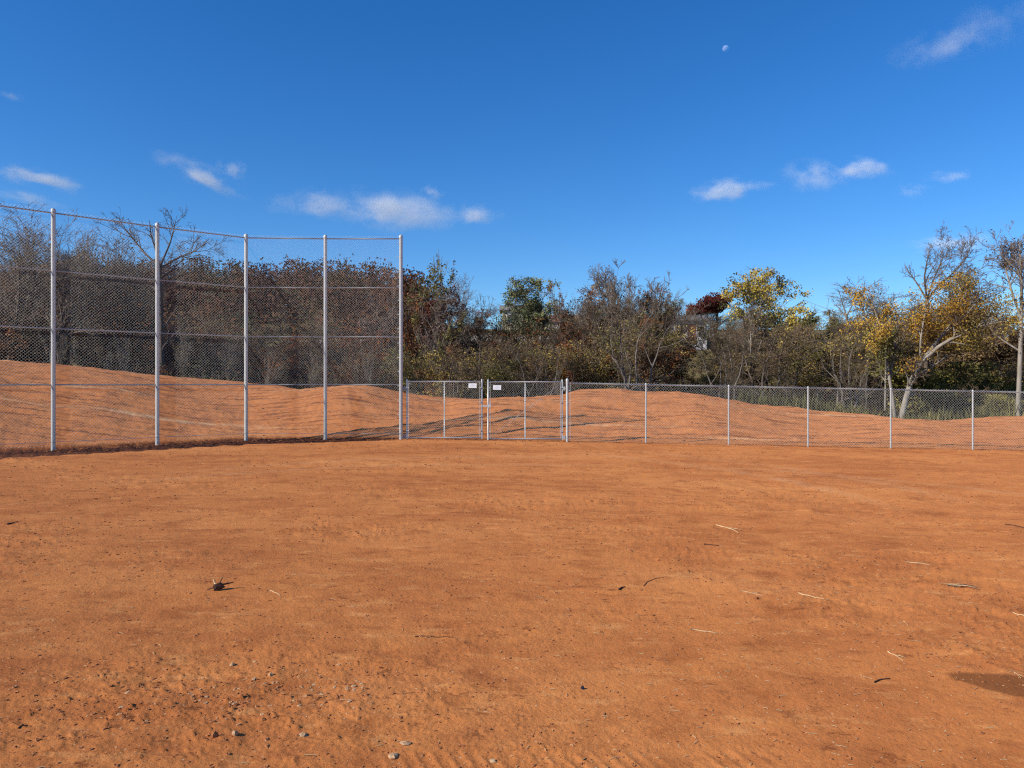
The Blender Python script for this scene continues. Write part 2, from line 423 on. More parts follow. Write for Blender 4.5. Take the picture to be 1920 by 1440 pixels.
def ground():
    nf = 780
    az = np.concatenate([np.linspace(-180, -47, 24, endpoint=False), np.linspace(-47, 47, nf), np.linspace(47, 180, 25)[1:]])
    az = np.radians(az)
    r = np.concatenate([np.linspace(0.05, 2.2, 8, endpoint=False),
                        1 / np.linspace(1 / 2.2, 1 / 21, 340, endpoint=False),
                        np.linspace(21, 25, 46, endpoint=False),
                        np.linspace(25, 36, 110, endpoint=False),
                        np.linspace(36, 60, 26, endpoint=False),
                        np.linspace(60, 200, 44, endpoint=False),
                        np.geomspace(200, 2500, 14)])
    A, R = np.meshgrid(az, r)
    # rows follow depth in front (so they run parallel to the fence), radius elsewhere
    ca = np.cos(A)
    w = sst(0.55, 0.70, ca)
    K = R / np.maximum(ca, 0.55)
    RR = R * (1 - w) + K * w
    X, Y = RR * np.sin(A), RR * np.cos(A)
    Z = terrain(X, Y)
    # relief
    dist = np.sqrt(X * X + Y * Y)
    front = (Y > 0.3)
    yf = fence_depth(np.clip(X / np.maximum(Y, .5), -0.95, 1.2))
    field = sst(0.6, -0.2, Y - yf)
    n1 = fbm(X * 0.45, Y * 0.45, 1, 3)
    n2 = fbm(X * 2.6, Y * 2.6, 11, 4)
    n3 = fbm(X * 13, Y * 13, 21, 3, 0.6)
    n4 = fbm(X * 55, Y * 55, 31, 2, 0.6)
    rough = sst(0.45, 0.72, fbm(X * 0.55 + 3, Y * 0.8, 41, 4))             # patches of broken ground
    rough = np.maximum(rough, 0.75 * sst(1.6, 0.2, np.hypot((X + 1.55) / 1.3, (Y - 4.15) / 0.75)))
    rough = np.maximum(rough, 0.6 * sst(1.5, 0.2, np.hypot((X + 2.2) / 1.1, (Y - 3.9) / 0.5)))
    near = sst(22, 5, dist)
    dz = (n1 - 0.5) * 0.05 + (n2 - 0.5) * (0.018 + 0.016 * rough)
    dz += ((n3 - 0.5) * (0.006 + 0.012 * rough) + (n4 - 0.5) * (0.003 + 0.010 * rough)) * (0.25 + 0.75 * near)
    cl = np.maximum(0, n4 - 0.62) * np.maximum(0, n3 - 0.45) * 0.22 * rough * near
    dz += cl
    dz += (fbm(X * 4.5, Y * 6.5, 35, 3, 0.6) - 0.5) * (0.006 + 0.028 * rough)
    # grooves left by a grader, running away to the right
    gd = np.array([2.2, 1.15]); gd /= np.linalg.norm(gd)
    gu = (X - 4.0) * gd[0] + (Y - 8.2) * gd[1]
    gv = -(X - 4.0) * gd[1] + (Y - 8.2) * gd[0]
    gm = sst(-1.2, 0.3, gu) * sst(4.2, 2.6, gu) * sst(1.7, 1.2, np.abs(gv))
    dz += gm * 0.016 * (np.exp(-((gv * 2.6 + 0.25 * n2) % 1.0 - 0.5) ** 2 / 0.012) * -1.0) * (0.4 + n2)
    # crawler track prints near the bottom of the picture
    for (cx, cy, dx, dy, ln, wd) in ((0.35, 3.42, 1.0, 0.06, 1.15, 0.20), (-2.15, 4.2, 0.75, 0.65, 1.1, 0.24), (-2.7, 3.55, 0.9, 0.42, 0.9, 0.2), (1.15, 8.9, 1, 0.1, 2.2, 0.22)):
        q = math.hypot(dx, dy); ux, uy = dx / q, dy / q
        u = (X - cx) * ux + (Y - cy) * uy; v = -(X - cx) * uy + (Y - cy) * ux
        m = sst(ln, ln * 0.6, np.abs(u)) * sst(wd, wd * 0.8, np.abs(v))
        cleat = np.sin((u + v * 0.35) * 2 * math.pi / 0.075)
        dz += m * (-0.002 + 0.004 * np.clip(cleat, -0.2, 1.0)) * sst(0.38, 0.6, n2)
    dz *= np.where(front, 1, 0.2)
    # furrows on the banks, along the slope contour
    wx = X + 1.5 * (n1 - 0.5)
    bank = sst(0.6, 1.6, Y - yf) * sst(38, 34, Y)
    fur = vnoise(wx * 0.16, Y * 2.3 + 0.9 * n1, 51) + 0.7 * vnoise(wx * 0.4 + 7, Y * 4.6 + n1, 52)
    dz = dz * (1 - 0.3 * bank) + bank * ((fur - 0.85) * 0.10 * (0.4 + 1.2 * sst(0.35, 0.65, n1)) + (n3 - 0.5) * 0.05 + (n2 - 0.5) * 0.04 + (fbm(X * 1.1, Y * 1.1, 61, 2) - 0.5) * 0.08)
    # strip of turned soil under the backstop, wide below the wing
    along = sst(-2.6, -4.6, X)
    off = Y - yf
    wd = 0.45 + 1.55 * sst(-3.4, -6.6, X) - 0.3 * sst(-9.0, -13.0, X)
    strip = sst(-wd - 0.1, -wd + 0.12, off + (n2 - 0.5) * 0.25) * sst(0.9, 0.35, off) * along * (Y > 3) * (X > -40)
    thin = sst(-0.28, -0.05, off + (n2 - 0.5) * 0.3) * sst(0.45, 0.1, off) * sst(-3.4, -2.4, X) * (Y > 3)
    dz = dz - strip * 0.05 + strip * (n3 - 0.5) * 0.12 + (n3 - 0.5) * 0.07 * thin
    Z = Z + dz * sst(300, 60, dist)
    strip = strip * (0.72 + 0.28 * sst(0.35, 0.55, n3))
    damp = np.clip(strip * 1.2 + thin * sst(0.42, 0.55, n2) * 0.55, 0, 1)
    # damp patch
    q = fbm(X * 2.2, Y * 2.2, 71, 3) - 0.5
    sx, sy = X - 3.06, Y - 4.42
    sr = np.hypot((sx + 0.25 * sy) / 0.36, (sy + 0.36 * sx) / 0.19) + q * 0.8
    tip = np.hypot((sx + 0.28) / 0.16, (sy - 0.11 + 0.35 * (sx + .28)) / 0.035) + q * 0.5
    stain = np.maximum(sst(1.06, 0.92, sr), sst(1.1, 0.9, tip)) * 0.85
    wood = sst(0.2, 1.4, Y - (32.5 + 2.2 * np.sin((960 + F_PX * X / np.maximum(Y, .5)) * 0.006) + 1.2 * np.sin((960 + F_PX * X / np.maximum(Y, .5)) * 0.017 + 1)) - 0.6)
    pale = bank * sst(0.80, 0.92, vnoise(X * 0.13 + 3, Y * 2.6 + n1 * 0.8, 81)) * 0.6
    pale = np.maximum(pale, sst(0.30, 0.05, np.abs(Y - 24.9 - 0.05 * (X + 10) + (n2 - .5) * .3)) * sst(-14, -12.5, X) * sst(-7.5, -9.3, X) * 0.9)
    for (x0, y0, x1, y1, wq) in ((2.2, 19.6, 6.0, 12.0, .30), (3.9, 20.0, 7.5, 12.6, .30), (4.6, 16.9, 9.4, 12.6, .28), (-6.5, 13.5, 1.5, 16.8, .26), (-6.2, 15.0, 1.2, 18.6, .26)):
        q = math.hypot(x1 - x0, y1 - y0); ux, uy = (x1 - x0) / q, (y1 - y0) / q
        u = (X - x0) * ux + (Y - y0) * uy; v = -(X - x0) * uy + (Y - y0) * ux + 0.05 * (u - q / 2) ** 2 - 0.05 * q * q / 8 + 0.3 * (n1 - 0.5)
        pale = np.maximum(pale, 0.24 * sst(wq, wq * 0.3, np.abs(v)) * sst(-1.0, 1.0, u) * sst(q + 1.0, q - 1.0, u) * (0.5 + n2 * 0.8))
    road = sst(2.2, 1.7, np.abs(Y - 84 - 0.12 * X)) * sst(26, 20, np.abs(X))
    nr, nc = X.shape
    V = np.stack([X, Y, Z], -1).reshape(-1, 3)
    i = np.arange(nr - 1)[:, None] * nc; j = np.arange(nc - 1)[None, :]
    Fq = np.stack([i + j, i + j + 1, i + nc + j + 1, i + nc + j], -1).reshape(-1, 4)[:, ::-1]
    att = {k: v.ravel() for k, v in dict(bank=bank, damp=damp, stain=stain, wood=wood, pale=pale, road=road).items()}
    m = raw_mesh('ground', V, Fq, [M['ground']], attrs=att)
    o = link('ground', m); o['kind'] = 'structure'
    # height look-up for the near field
    global SURF
    SURF = (az, r, X, Y, Z)
    return o
ground()

def surf(x, y):
    """height of the finished ground sheet near the camera"""
    az, r, X, Y, Z = SURF
    a = math.atan2(x, y)
    j = int(np.clip(np.searchsorted(az, a), 1, len(az) - 2))
    col = Y[:, j]
    i = int(np.clip(np.searchsorted(col, y), 1, len(col) - 2))
    t = (y - col[i - 1]) / (col[i] - col[i - 1] + 1e-9)
    return float(Z[i - 1, j] * (1 - t) + Z[i, j] * t)

# ------------------------------------------------------------------ chain link
def chainlink(wd, ht, W_=0.078, H_=0.078, r=0.0027, sides=3):
    """woven fabric in the x-z plane, x 0..wd, z 0..ht: every wire is one zigzag hooked into its neighbours"""
    nw = int(wd / (W_ / 2)); W2 = wd / nw
    k = int(ht / (H_ / 2)) + 1
    zs = np.arange(k) * (ht / (k - 1))
    u = np.arange(nw)[:, None] * W2
    par = (np.arange(nw)[:, None] + np.arange(k)[None, :]) % 2
    x = u + par * W2
    P = np.stack([x, np.where(par, 1, -1) * r * 0.9, np.broadcast_to(zs[None], x.shape)], -1)
    return tubes(P, np.full(x.shape, r), sides, (0, 1, 0))

FAB_V, FAB_F = chainlink(2.4, 6.05, r=0.0018)
FAB = raw_mesh('mesh_panel', FAB_V, FAB_F, [M['wire']])
LOW_V, LOW_F = chainlink(2.45, 1.79, r=0.0019)
LOW = raw_mesh('mesh_panel', LOW_V, LOW_F, [M['wire']])

def panel(mesh, w0, p0, p1, parent, zs=1.0):
    o = link('mesh_panel', mesh, parent)
    d = Vector(p1) - Vector(p0)
    o.location = Vector(p0) - parent.location
    o.rotation_euler = (0, -math.atan2(d.z, math.hypot(d.x, d.y)), math.atan2(d.y, d.x))
    o.scale = (d.length / w0, 1, zs)
    return o

def pipe_between(name, p0, p1, r, mat, parent, sides=10):
    b = MB(); l = Vector(parent.location)
    a, c = Vector(p0) - l, Vector(p1) - l
    b.tube([a, (a + c) / 2, c], r, sides)
    return b.build(name, mat, parent, smooth=True)

def make_post(parent, loc, ht, r, mat, cap=True, below=0.35):
    b = MB(); b.lathe([(r, -below), (r, ht * 0.5), (r, ht)], 14)
    p = b.build('post', mat, parent, Vector(loc) - parent.location, smooth=True)
    if cap:
        c = MB(); c.lathe([(r * 1.12, ht - 0.05), (r * 1.12, ht), (r * 0.95, ht + 0.03), (r * 0.55, ht + 0.05), (0.004, ht + 0.056)], 14)
        c.build('post_cap', mat, p, smooth=True)
    return p

def band(parent, r, z, mat, name='tension_band', side=-1):
    b = MB()
    b.lathe([(r + 0.001, z - 0.012), (r + 0.006, z - 0.012), (r + 0.006, z + 0.012), (r + 0.001, z + 0.012)], 12)
    b.box((min(side * (r + 0.004), side * (r + 0.05)), -0.012, z - 0.012), (max(side * (r + 0.004), side * (r + 0.05)), 0.006, z + 0.012))
    return b.build(name, mat, parent)

bs = thing('backstop_fence', 'tall galvanised chain-link backstop with four tiers of rails on thick posts', 'fence', (-7.97, 23.05, 0))
PR = 0.053
for i, (x, y) in enumerate(zip(BASE_X, BASE_Y)):
    p = make_post(bs, (x, y, 0), 6.10, PR, M['galv'])
    if i == 5:
        for z in np.linspace(0.3, 5.9, 14): band(p, PR, float(z), M['galv'])
TIERS = (6.03, 4.55, 3.07, 1.63)
for i in range(5):
    a = Vector((BASE_X[i], BASE_Y[i], 0)); b = Vector((BASE_X[i + 1], BASE_Y[i + 1], 0))
    d = (b - a).normalized(); nrm = Vector((d.y, -d.x, 0))          # towards the field
    for z in TIERS:
        pipe_between('rail', a + d * (PR + .002) + Vector((0, 0, z)), b - d * (PR + .002) + Vector((0, 0, z)), 0.018, M['galv_dull'], bs)
    off = nrm * (PR + 0.008)
    panel(FAB, 2.4, a + off + Vector((0, 0, 0.05)), b + off + Vector((0, 0, 0.05)), bs)
    pipe_between('bottom_wire', a + off * 0.9 + Vector((0, 0, 0.17)), b + off * 0.9 + Vector((0, 0, 0.17)), 0.006, M['wire'], bs, 6)

# low fence to the right
FX = [1.67, 4.05, 6.55, 8.95, 11.45, 13.93, 16.4, 18.9]
lf = thing('chain_link_fence', 'low galvanised chain-link fence running to the right of the gate', 'fence', (1.67, FENCE_Y, float(slope_z(np.array(1.67)))))
zg = lambda x: float(slope_z(np.array(float(x))))
for i, x in enumerate(FX):
    r = 0.040 if i == 0 else 0.025
    p = make_post(lf, (x, FENCE_Y, zg(x)), 1.86 if i == 0 else 1.77, r, M['galv'], cap=(i == 0))
    if i == 0:
        for z in (0.3, 0.72, 1.15, 1.55): band(p, r, z, M['galv'], side=1)
        t_ = MB(); t_.box((0.075, -0.045, 0.08), (0.092, -0.038, 1.8)); t_.build('tension_bar', M['galv'], p)
    else:
        c = MB(); c.lathe([(r * 1.15, 1.74), (r * 1.15, 1.79), (r * 0.8, 1.815), (0.004, 1.82)], 12)
        c.build('loop_cap', M['galv'], p, smooth=True)
for i in range(len(FX) - 1):
    a = Vector((FX[i], FENCE_Y, zg(FX[i]))); b = Vector((FX[i + 1], FENCE_Y, zg(FX[i + 1])))
    up = Vector((0, 0, 1.765))
    g = 0.041 if i == 0 else 0.0
    pipe_between('top_rail', a + up + Vector((g, 0, 0)), b + up, 0.021, M['galv_dull'], lf)
    off = Vector((0, -0.034, 0.02))
    panel(LOW, 2.45, a + off + Vector((0.08 if i == 0 else 0, 0, 0)), b + off, lf)

# double gate
def gate(name_label, x0, x1, z0, z1, hinge_side, extra):
    g = thing('gate', name_label, 'gate', (x0 if hinge_side < 0 else x1, FENCE_Y, z0), 'leaves of the double gate')
    r = 0.024
    P = lambda x, z, y=FENCE_Y: Vector((x, y, z))
    for x in (x0 + r, x1 - r):
        s = pipe_between('stile', P(x, z0), P(x, z1 + 0.03), r, M['galv'], g)
        c = MB(); l = Vector((x, FENCE_Y, z1 + 0.028)) - g.location
        c.lathe([(r * 1.1, -0.02), (r * 1.1, 0.004), (r * 0.7, 0.022), (0.003, 0.028)], 10, l)
        cc = c.build('stile_cap', M['galv'], s, smooth=True)
    for z in (z0 + 0.03, z1 - 0.02):
        pipe_between('frame_rail', P(x0 + 2 * r, z), P(x1 - 2 * r, z), 0.021, M['galv'], g)
    xm = (x0 + x1) / 2
    pipe_between('mid_brace', P(xm, z0 + 0.052), P(xm, z1 - 0.042), 0.019, M['galv'], g)
    panel(LOW, 2.45, P(x0 + 0.07, z0 + 0.03, FENCE_Y - 0.034), P(x1 - 0.07, z0 + 0.03, FENCE_Y - 0.034), g, (z1 - z0 - 0.03) / 1.79)
    for x, sd in ((x0 + 0.085, -1), (x1 - 0.085, 1)):
        t_ = MB(); l = Vector((x, FENCE_Y - 0.042, z0)) - g.location
        t_.box((l.x - 0.007, l.y - 0.003, 0.04), (l.x + 0.007, l.y + 0.003, z1 - z0 - 0.02)); t_.build('tension_bar', M['galv'], g)
        for z in np.linspace(0.25, z1 - z0 - 0.2, 4):
            t_ = MB(); l2 = Vector((x0 + r if sd < 0 else x1 - r, FENCE_Y, z0)) - g.location
            t_.lathe([(r + .001, z - .012), (r + .006, z - .012), (r + .006, z + .012), (r + .001, z + .012)], 10, l2)
            xx = sorted((l2.x - sd * r, l2.x - sd * 0.075))
            t_.box((xx[0], l2.y - 0.05, z - 0.011), (xx[1], l2.y - 0.03, z + 0.011))
            t_.build('tension_band', M['galv'], g)
    # hinges
    hx = x0 - 0.04 if hinge_side < 0 else x1 + 0.04
    for z in ((z1 - 0.22), (z0 + 0.07)):
        t_ = MB(); l = Vector((hx, FENCE_Y, z)) - g.location
        t_.box((l.x - 0.05, l.y - 0.03, l.z - 0.035), (l.x + 0.05, l.y + 0.03, l.z + 0.035))
        t_.tube([l + Vector((0, -0.02, -0.06)), l + Vector((0, -0.02, 0.06))], 0.022, 8)
        t_.build('hinge', M['galv_dull'], g)
    return g

LG = (-3.20, -0.885); RG = (-0.745, 1.545)
gl = gate('left gate leaf next to the backstop, white sign near its top right corner', LG[0], LG[1], -0.005, 1.745, -1, None)
gr = gate('right gate leaf crossed by a diagonal rod, white sign near its top left corner', RG[0], RG[1], -0.04, 1.735, 1, None)
# corner brace on the left leaf, diagonal truss rod on the right leaf
pipe_between('corner_brace', (LG[0] + 0.06, FENCE_Y - 0.05, 1.71), (LG[0] + 0.17, FENCE_Y - 0.05, 1.62), 0.014, M['galv'], gl)
pipe_between('truss_rod', (RG[0] + 0.07, FENCE_Y + 0.028, 0.03), (RG[1] - 0.08, FENCE_Y + 0.028, 1.66), 0.006, M['galv'], gr, 6)
# fork latch joining the leaves
b = MB(); l = Vector((LG[1], FENCE_Y, 0.985)) - gl.location
b.lathe([(0.026, l.z - 0.03), (0.034, l.z - 0.03), (0.034, l.z + 0.03), (0.026, l.z + 0.03)], 10, (l.x - 0.024, l.y, 0))
b.box((l.x + 0.005, l.y - 0.04, l.z - 0.022), (l.x + 0.20, l.y - 0.026, l.z + 0.022))
b.box((l.x + 0.145, l.y - 0.055, l.z - 0.05), (l.x + 0.20, l.y - 0.0405, l.z + 0.05))
b.build('latch', M['galv'], gl)
b = MB(); l = Vector((RG[0], FENCE_Y, 0.99)) - gr.location
b.box((l.x + 0.045, l.y - 0.075, l.z - 0.045), (l.x + 0.115, l.y - 0.045, l.z + 0.045))
b.tube([l + Vector((0.06, -0.06, 0.045)), l + Vector((0.06, -0.06, 0.08)), l + Vector((0.08, -0.06, 0.095)), l + Vector((0.10, -0.06, 0.08)), l + Vector((0.10, -0.06, 0.045))], 0.007, 6)
b.build('padlock', M['galv'], gr)
# drop rod
pipe_between('drop_rod', (RG[0] + 0.024, FENCE_Y - 0.05, -0.03), (RG[0] + 0.024, FENCE_Y - 0.05, 0.55), 0.009, M['galv'], gr, 6)

def sign(label, cx, cz, tilt):
    s = thing('sign', label, 'sign', (cx, FENCE_Y - 0.045, cz), 'white signs on the gate')
    s.rotation_euler = (0, tilt, 0)
    p = MB(); p.box((-0.122, -0.003, -0.070), (0.122, 0.0, 0.070)); p.build('sign_plate', M['sign'], s)
    # faded print: a small roof-shaped emblem above lines too worn to read
    q = MB()
    for (u0, u1, w0, w1) in ((-0.035, 0.035, 0.036, 0.042), (-0.018, 0.018, 0.047, 0.052), (-0.085, 0.085, 0.012, 0.019), (-0.07, 0.07, -0.008, -0.002), (-0.085, 0.085, -0.028, -0.023), (-0.06, 0.06, -0.045, -0.04)):
        q.box((u0, -0.0046, w0), (u1, -0.0032, w1))
    q.build('print', M['print'], s)
    return s
sign('white sign hung on the left gate leaf, the higher of the two', -1.19, 1.60, 0.0)
sign('white sign hung on the right gate leaf, the lower of the two', -0.45, 1.545, 0.02)

# ------------------------------------------------------------------ trees
def unit(v): return v / (np.linalg.norm(v, axis=-1, keepdims=True) + 1e-9)

def sprout(rng, P, R, n, t0, t1, ang, lenf, L, up, wig, K, rf=0.6, rend=0.3, tpow=1.0):
    """n children on the polylines P (weighted by length); returns P2 (n,K,3), R2, L2"""
    w = L / L.sum()
    idx = rng.choice(len(P), n, p=w)
    t = t0 + (t1 - t0) * rng.random(n) ** tpow
    kk = P.shape[1] - 1
    f = t * kk; i = np.clip(f.astype(int), 0, kk - 1); fr = (f - i)[:, None]
    base = P[idx, i] * (1 - fr) + P[idx, i + 1] * fr
    tan = unit(P[idx, i + 1] - P[idx, i])
    rnd = rng.normal(size=(n, 3))
    perp = unit(rnd - (rnd * tan).sum(1, keepdims=True) * tan)
    a = np.radians(ang[0] + ang[1] * rng.normal(size=n))[:, None]
    d = unit(tan * np.cos(a) + perp * np.sin(a) + np.array([0, 0, up]))
    ln = L[idx] * lenf * (0.55 + 0.8 * rng.random(n)) * (1.15 - 0.6 * t)
    r0 = np.minimum((R[idx, i] * (1 - fr[:, 0]) + R[idx, i + 1] * fr[:, 0]) * rf, ln * 0.035)
    pts = [base]; cur = base; dd = d
    for k in range(1, K):
        dd = unit(dd + rng.normal(size=(n, 3)) * wig + np.array([0, 0, up * 0.35]))
        cur = cur + dd * (ln / (K - 1))[:, None]
        pts.append(cur)
    P2 = np.stack(pts, 1)
    R2 = r0[:, None] * np.linspace(1, rend, K)[None]
    return P2, R2, ln

def resample(pts, rad, K):
    pts = np.array(pts, float); rad = np.array(rad, float)
    s = np.concatenate([[0], np.cumsum(np.linalg.norm(np.diff(pts, axis=0), axis=1))])
    u = np.linspace(0, s[-1], K)
    return np.stack([np.interp(u, s, pts[:, i]) for i in range(3)], 1), np.interp(u, s, rad), s[-1]

def leaf_quads(rng, pos, size, flat=0.0):
    n = len(pos)
    a = unit(rng.normal(size=(n, 3)) * np.array([1, 1, 1 - flat])); b = rng.normal(size=(n, 3))
    b = unit(b - (b * a).sum(1, keepdims=True) * a)
    s = (size * (0.6 + 0.8 * rng.random(n)))[:, None]
    V = np.stack([pos - a * s, pos + b * s * 0.6, pos + a * s, pos - b * s * 0.6], 1).reshape(-1, 3)
    F = np.arange(n * 4).reshape(-1, 4)
    return V, F

def build_tree(seed, H, Wd, limbs=None, trunk_r=None, n1=14, n2=90, n3=600, n4=1800, lean=(0, 0), fork=0.35, up=0.25,
               leaves=0, leaf='leaf_brown', leaf2=None, share2=0.3, lsize=0.058, bark='bark_grey', twig='twig_grey',
               leaf_lo=0.0, leaf_hi=1.0, clump=0.5, ang=48, stems=1, tmin=0.0075, fit=True, gather=1.0):
    rng = np.random.default_rng(seed)
    trunk_r = trunk_r or H * 0.013
    main = []
    if limbs is None:
        for s in range(stems):
            a = rng.random() * 6.28; o = 0.0 if stems == 1 else 0.06 * H
            lx, ly = lean[0] + (0 if stems == 1 else math.cos(a) * 0.16 * H), lean[1] + (0 if stems == 1 else math.sin(a) * 0.16 * H)
            k = 7; t = np.linspace(0, 1, k)
            wob = np.cumsum(rng.normal(size=(k, 2)) * 0.018 * H, 0); wob -= wob[0]
            pts = np.stack([math.cos(a) * o * 0.5 + lx * t ** 1.2 + wob[:, 0], math.sin(a) * o * 0.5 + ly * t ** 1.2 + wob[:, 1], t * H * 0.86], 1)
            main.append((pts, trunk_r * (0.75 if stems > 1 else 1) * (1 - t * 0.85)))
    else:
        main = limbs
    K0 = 9
    P, R, L = zip(*[resample(p, r, K0) for p, r in main])
    P, R, L = np.array(P), np.array(R), np.array(L)
    P0, R0 = P.copy(), R.copy()
    if limbs is not None: L = np.minimum(L, 4.5)
    P1, R1, L1 = sprout(rng, P, R, n1, fork, 1.0, (ang, 10), 0.46 if limbs is None else 0.52, L, up, 0.16, 6, 0.62, 0.3)
    Pa = np.concatenate([P1]); Ra = R1; La = L1
    P2, R2, L2 = sprout(rng, P1, R1, n2, 0.15, 1.0, (45, 12), 0.5, L1, up * 0.7, 0.2, 5, 0.62, 0.4)
    # a few shoots straight off the leaders as well
    Pb, Rb, Lb = sprout(rng, P, R, max(4, n2 // 5), max(fork, 0.5), 1.0, (40, 12), 0.2, L, up, 0.2, 5, 0.5, 0.4)
    P2 = np.concatenate([P2, Pb]); R2 = np.concatenate([R2, Rb]); L2 = np.concatenate([L2, Lb])
    P3, R3, L3 = sprout(rng, P2, R2, n3, 0.1, 1.0, (42, 14), 0.5, L2, up * 0.5, 0.25, 4, 0.6, 0.5)
    P4, R4, L4 = sprout(rng, P3, R3, n4, 0.05, 1.0, (42, 16), 0.55, L3, up * 0.3, 0.25, 2, 0.7, 0.6)
    R2 = np.maximum(R2, tmin * 1.3); R3 = np.maximum(R3, tmin); R4 = np.maximum(R4, tmin * 0.8)
    allp = np.concatenate([P3.reshape(-1, 3), P4.reshape(-1, 3)])
    sc = np.ones(3)
    if fit and limbs is None:
        zt = np.percentile(allp[:, 2], 99.7); xw = np.percentile(allp[:, 0], 98.5) - np.percentile(allp[:, 0], 1.5)
        sc = np.array([Wd / xw, Wd / xw, H / zt])
    zlo, zhi = np.percentile(allp[:, 2], 2), np.percentile(allp[:, 2], 99.5)
    V0, F0 = tubes(P0 * sc, R0, 7)
    V1, F1 = tubes(P1 * sc, R1, 5)
    tv = np.concatenate([V0, V1]); tf = np.concatenate([F0, F1 + len(V0)])
    tm = raw_mesh('trunk', tv, tf, [M[bark]])
    V2, F2 = tubes(P2 * sc, R2, 4); V3, F3 = tubes(P3 * sc, R3, 3); V4, F4 = tubes(P4 * sc, R4, 3)
    cv = [V2, V3, V4]; cf = [F2, F3 + len(V2), F4 + len(V2) + len(V3)]
    n_ = sum(map(len, cv)); mi = [np.zeros(sum(map(len, cf)), int)]; tint = [np.zeros(n_)]
    if leaves:
        src = P4; got = 0; pos = []
        for _ in range(6):
            q = int(leaves * 1.6)
            i = rng.integers(0, len(src), q); tt = rng.random((q, 1))
            p = src[i, 0] * (1 - tt) + src[i, -1] * tt
            p = p + rng.normal(size=p.shape) * 0.12 * gather
            h = (p[:, 2] - zlo) / (zhi - zlo)
            nn = fbm(p[:, 0] * 1.1 + 31 * seed, p[:, 2] * 1.1 + p[:, 1] * 0.7, seed, 2)
            keep = (h > leaf_lo) & (h < leaf_hi) & (nn > 0.30 + 0.32 * clump * rng.random(q))
            pos.append(p[keep]); got += keep.sum()
            if got >= leaves: break
        pos = np.concatenate(pos)[:leaves] * sc
        LV, LF = leaf_quads(rng, pos, lsize)
        big = fbm(pos[:, 0] * 0.9, pos[:, 2] * 0.9 + pos[:, 1] * 0.5, seed + 5, 3)
        tn = np.clip(sst(0.25, 0.75, big) * 0.7 + rng.random(len(pos)) * 0.5 - 0.1, 0, 1)
        cv.append(LV); cf.append(LF + n_)
        k = np.ones(len(pos), int)
        if leaf2:
            b2 = fbm(pos[:, 0] * 0.6 + 9, pos[:, 2] * 0.6 + pos[:, 1] * 0.4, seed + 9, 2)
            k = np.where(b2 < np.quantile(b2, share2), 2, 1)
        mi.append(k); tint.append(np.repeat(tn, 4))
    cm = raw_mesh('crown', np.concatenate(cv), np.concatenate(cf), [M[twig], M[leaf], M[leaf2 or leaf]], np.concatenate(mi), {'tint': np.concatenate(tint)})
    return tm, cm

def plant(name, label, meshes, loc, group=None, rz=0.0, sc=(1, 1, 1), cat='tree'):
    t = thing(name, label, cat, loc, group)
    t.rotation_euler = (0, 0, rz); t.scale = sc
    link('trunk', meshes[0], t); link('crown', meshes[1], t)
    return t

def hero(name, label, cx, top, half, D, seed, group=None, base=None, cat='tree', widen=1.3, **kw):
    """tree whose crown shows at photo column cx, top row `top`, half width `half` px, at depth D"""
    x = (cx - 960) * D / F_PX
    z0 = gz(x, D) - 0.15 if base is None else base
    H = (EYE - (top - 720) * D / F_PX) - z0
    Wd = 2 * half * D / F_PX * widen
    return plant(name, label, build_tree(seed, H, Wd, **kw), (x, D, z0), group)

bare = dict(n1=20, n2=130, n3=750, n4=2300, fork=0.42)
dense = dict(tmin=0.0095, n1=22, n2=170, n3=1100, n4=4000, fork=0.36)
leafy = dict(n1=14, n2=80, n3=420, n4=1100, leaves=8500, fork=0.33, lsize=0.07)
# left of the gate
hero('bare_tree', 'tall bare grey tree at the far left edge behind the backstop', 15, 398, 70, 46, 1, lean=(0.4, 0), leaves=250, leaf='leaf_mauve', bark='bark_dark', **bare)
hero('bare_tree', 'upright bare tree just left of the first thick post, fine rounded top', 58, 412, 42, 49, 2, leaves=350, leaf='leaf_mauve', bark='bark_dark', **bare)
hero('oak_tree', 'dark thick-trunked tree right behind the first thick post with some brown leaves', 116, 422, 48, 43, 3, trunk_r=0.2, leaves=700, leaf='leaf_brown', bark='bark_dark', **bare)
hero('bare_tree', 'bare spreading tree with pinkish leaf remnants between first and second post', 172, 436, 45, 50, 4, leaves=500, leaf='leaf_mauve', bark='bark_dark', **bare)
hero('bare_tree', 'short bare tree on the skyline left of the forked tree', 215, 470, 40, 54, 5, leaves=250, leaf='leaf_brown', bark='bark_dark', **bare)
D = 43.0
T = lambda pts, rs, dy=None: (np.array([px(x, y, D + (dy[i] if dy else 0)) for i, (x, y) in enumerate(pts)]) - ORI, np.array(rs))
ORI = np.array([(303 - 960) * D / F_PX, D, 0.0])
lim = [T([(305, 730), (303, 660), (302, 580), (300, 500)], [.15, .13, .11, .09]),
       T([(300, 500), (272, 476), (248, 446), (224, 420)], [.07, .055, .035, .012], [0, .5, .9, 1.4]),
       T([(300, 502), (290, 462), (283, 440), (280, 412)], [.06, .045, .03, .01], [0, -.5, -.9, -1.2]),
       T([(301, 502), (338, 481), (368, 470), (392, 448)], [.07, .05, .03, .01], [0, .4, .2, -.6]),
       T([(300, 500), (318, 458), (326, 432), (330, 412)], [.06, .045, .03, .01], [0, .9, 1.4, 1.8])]
plant('forked_tree', 'bare dark tree with wide open fork behind the second thick post', build_tree(6, 1, 1, limbs=lim, n1=34, n2=160, n3=620, n4=1300, fork=0.3, up=0.12, bark='bark_dark', twig='bark_dark', tmin=0.006), tuple(ORI))

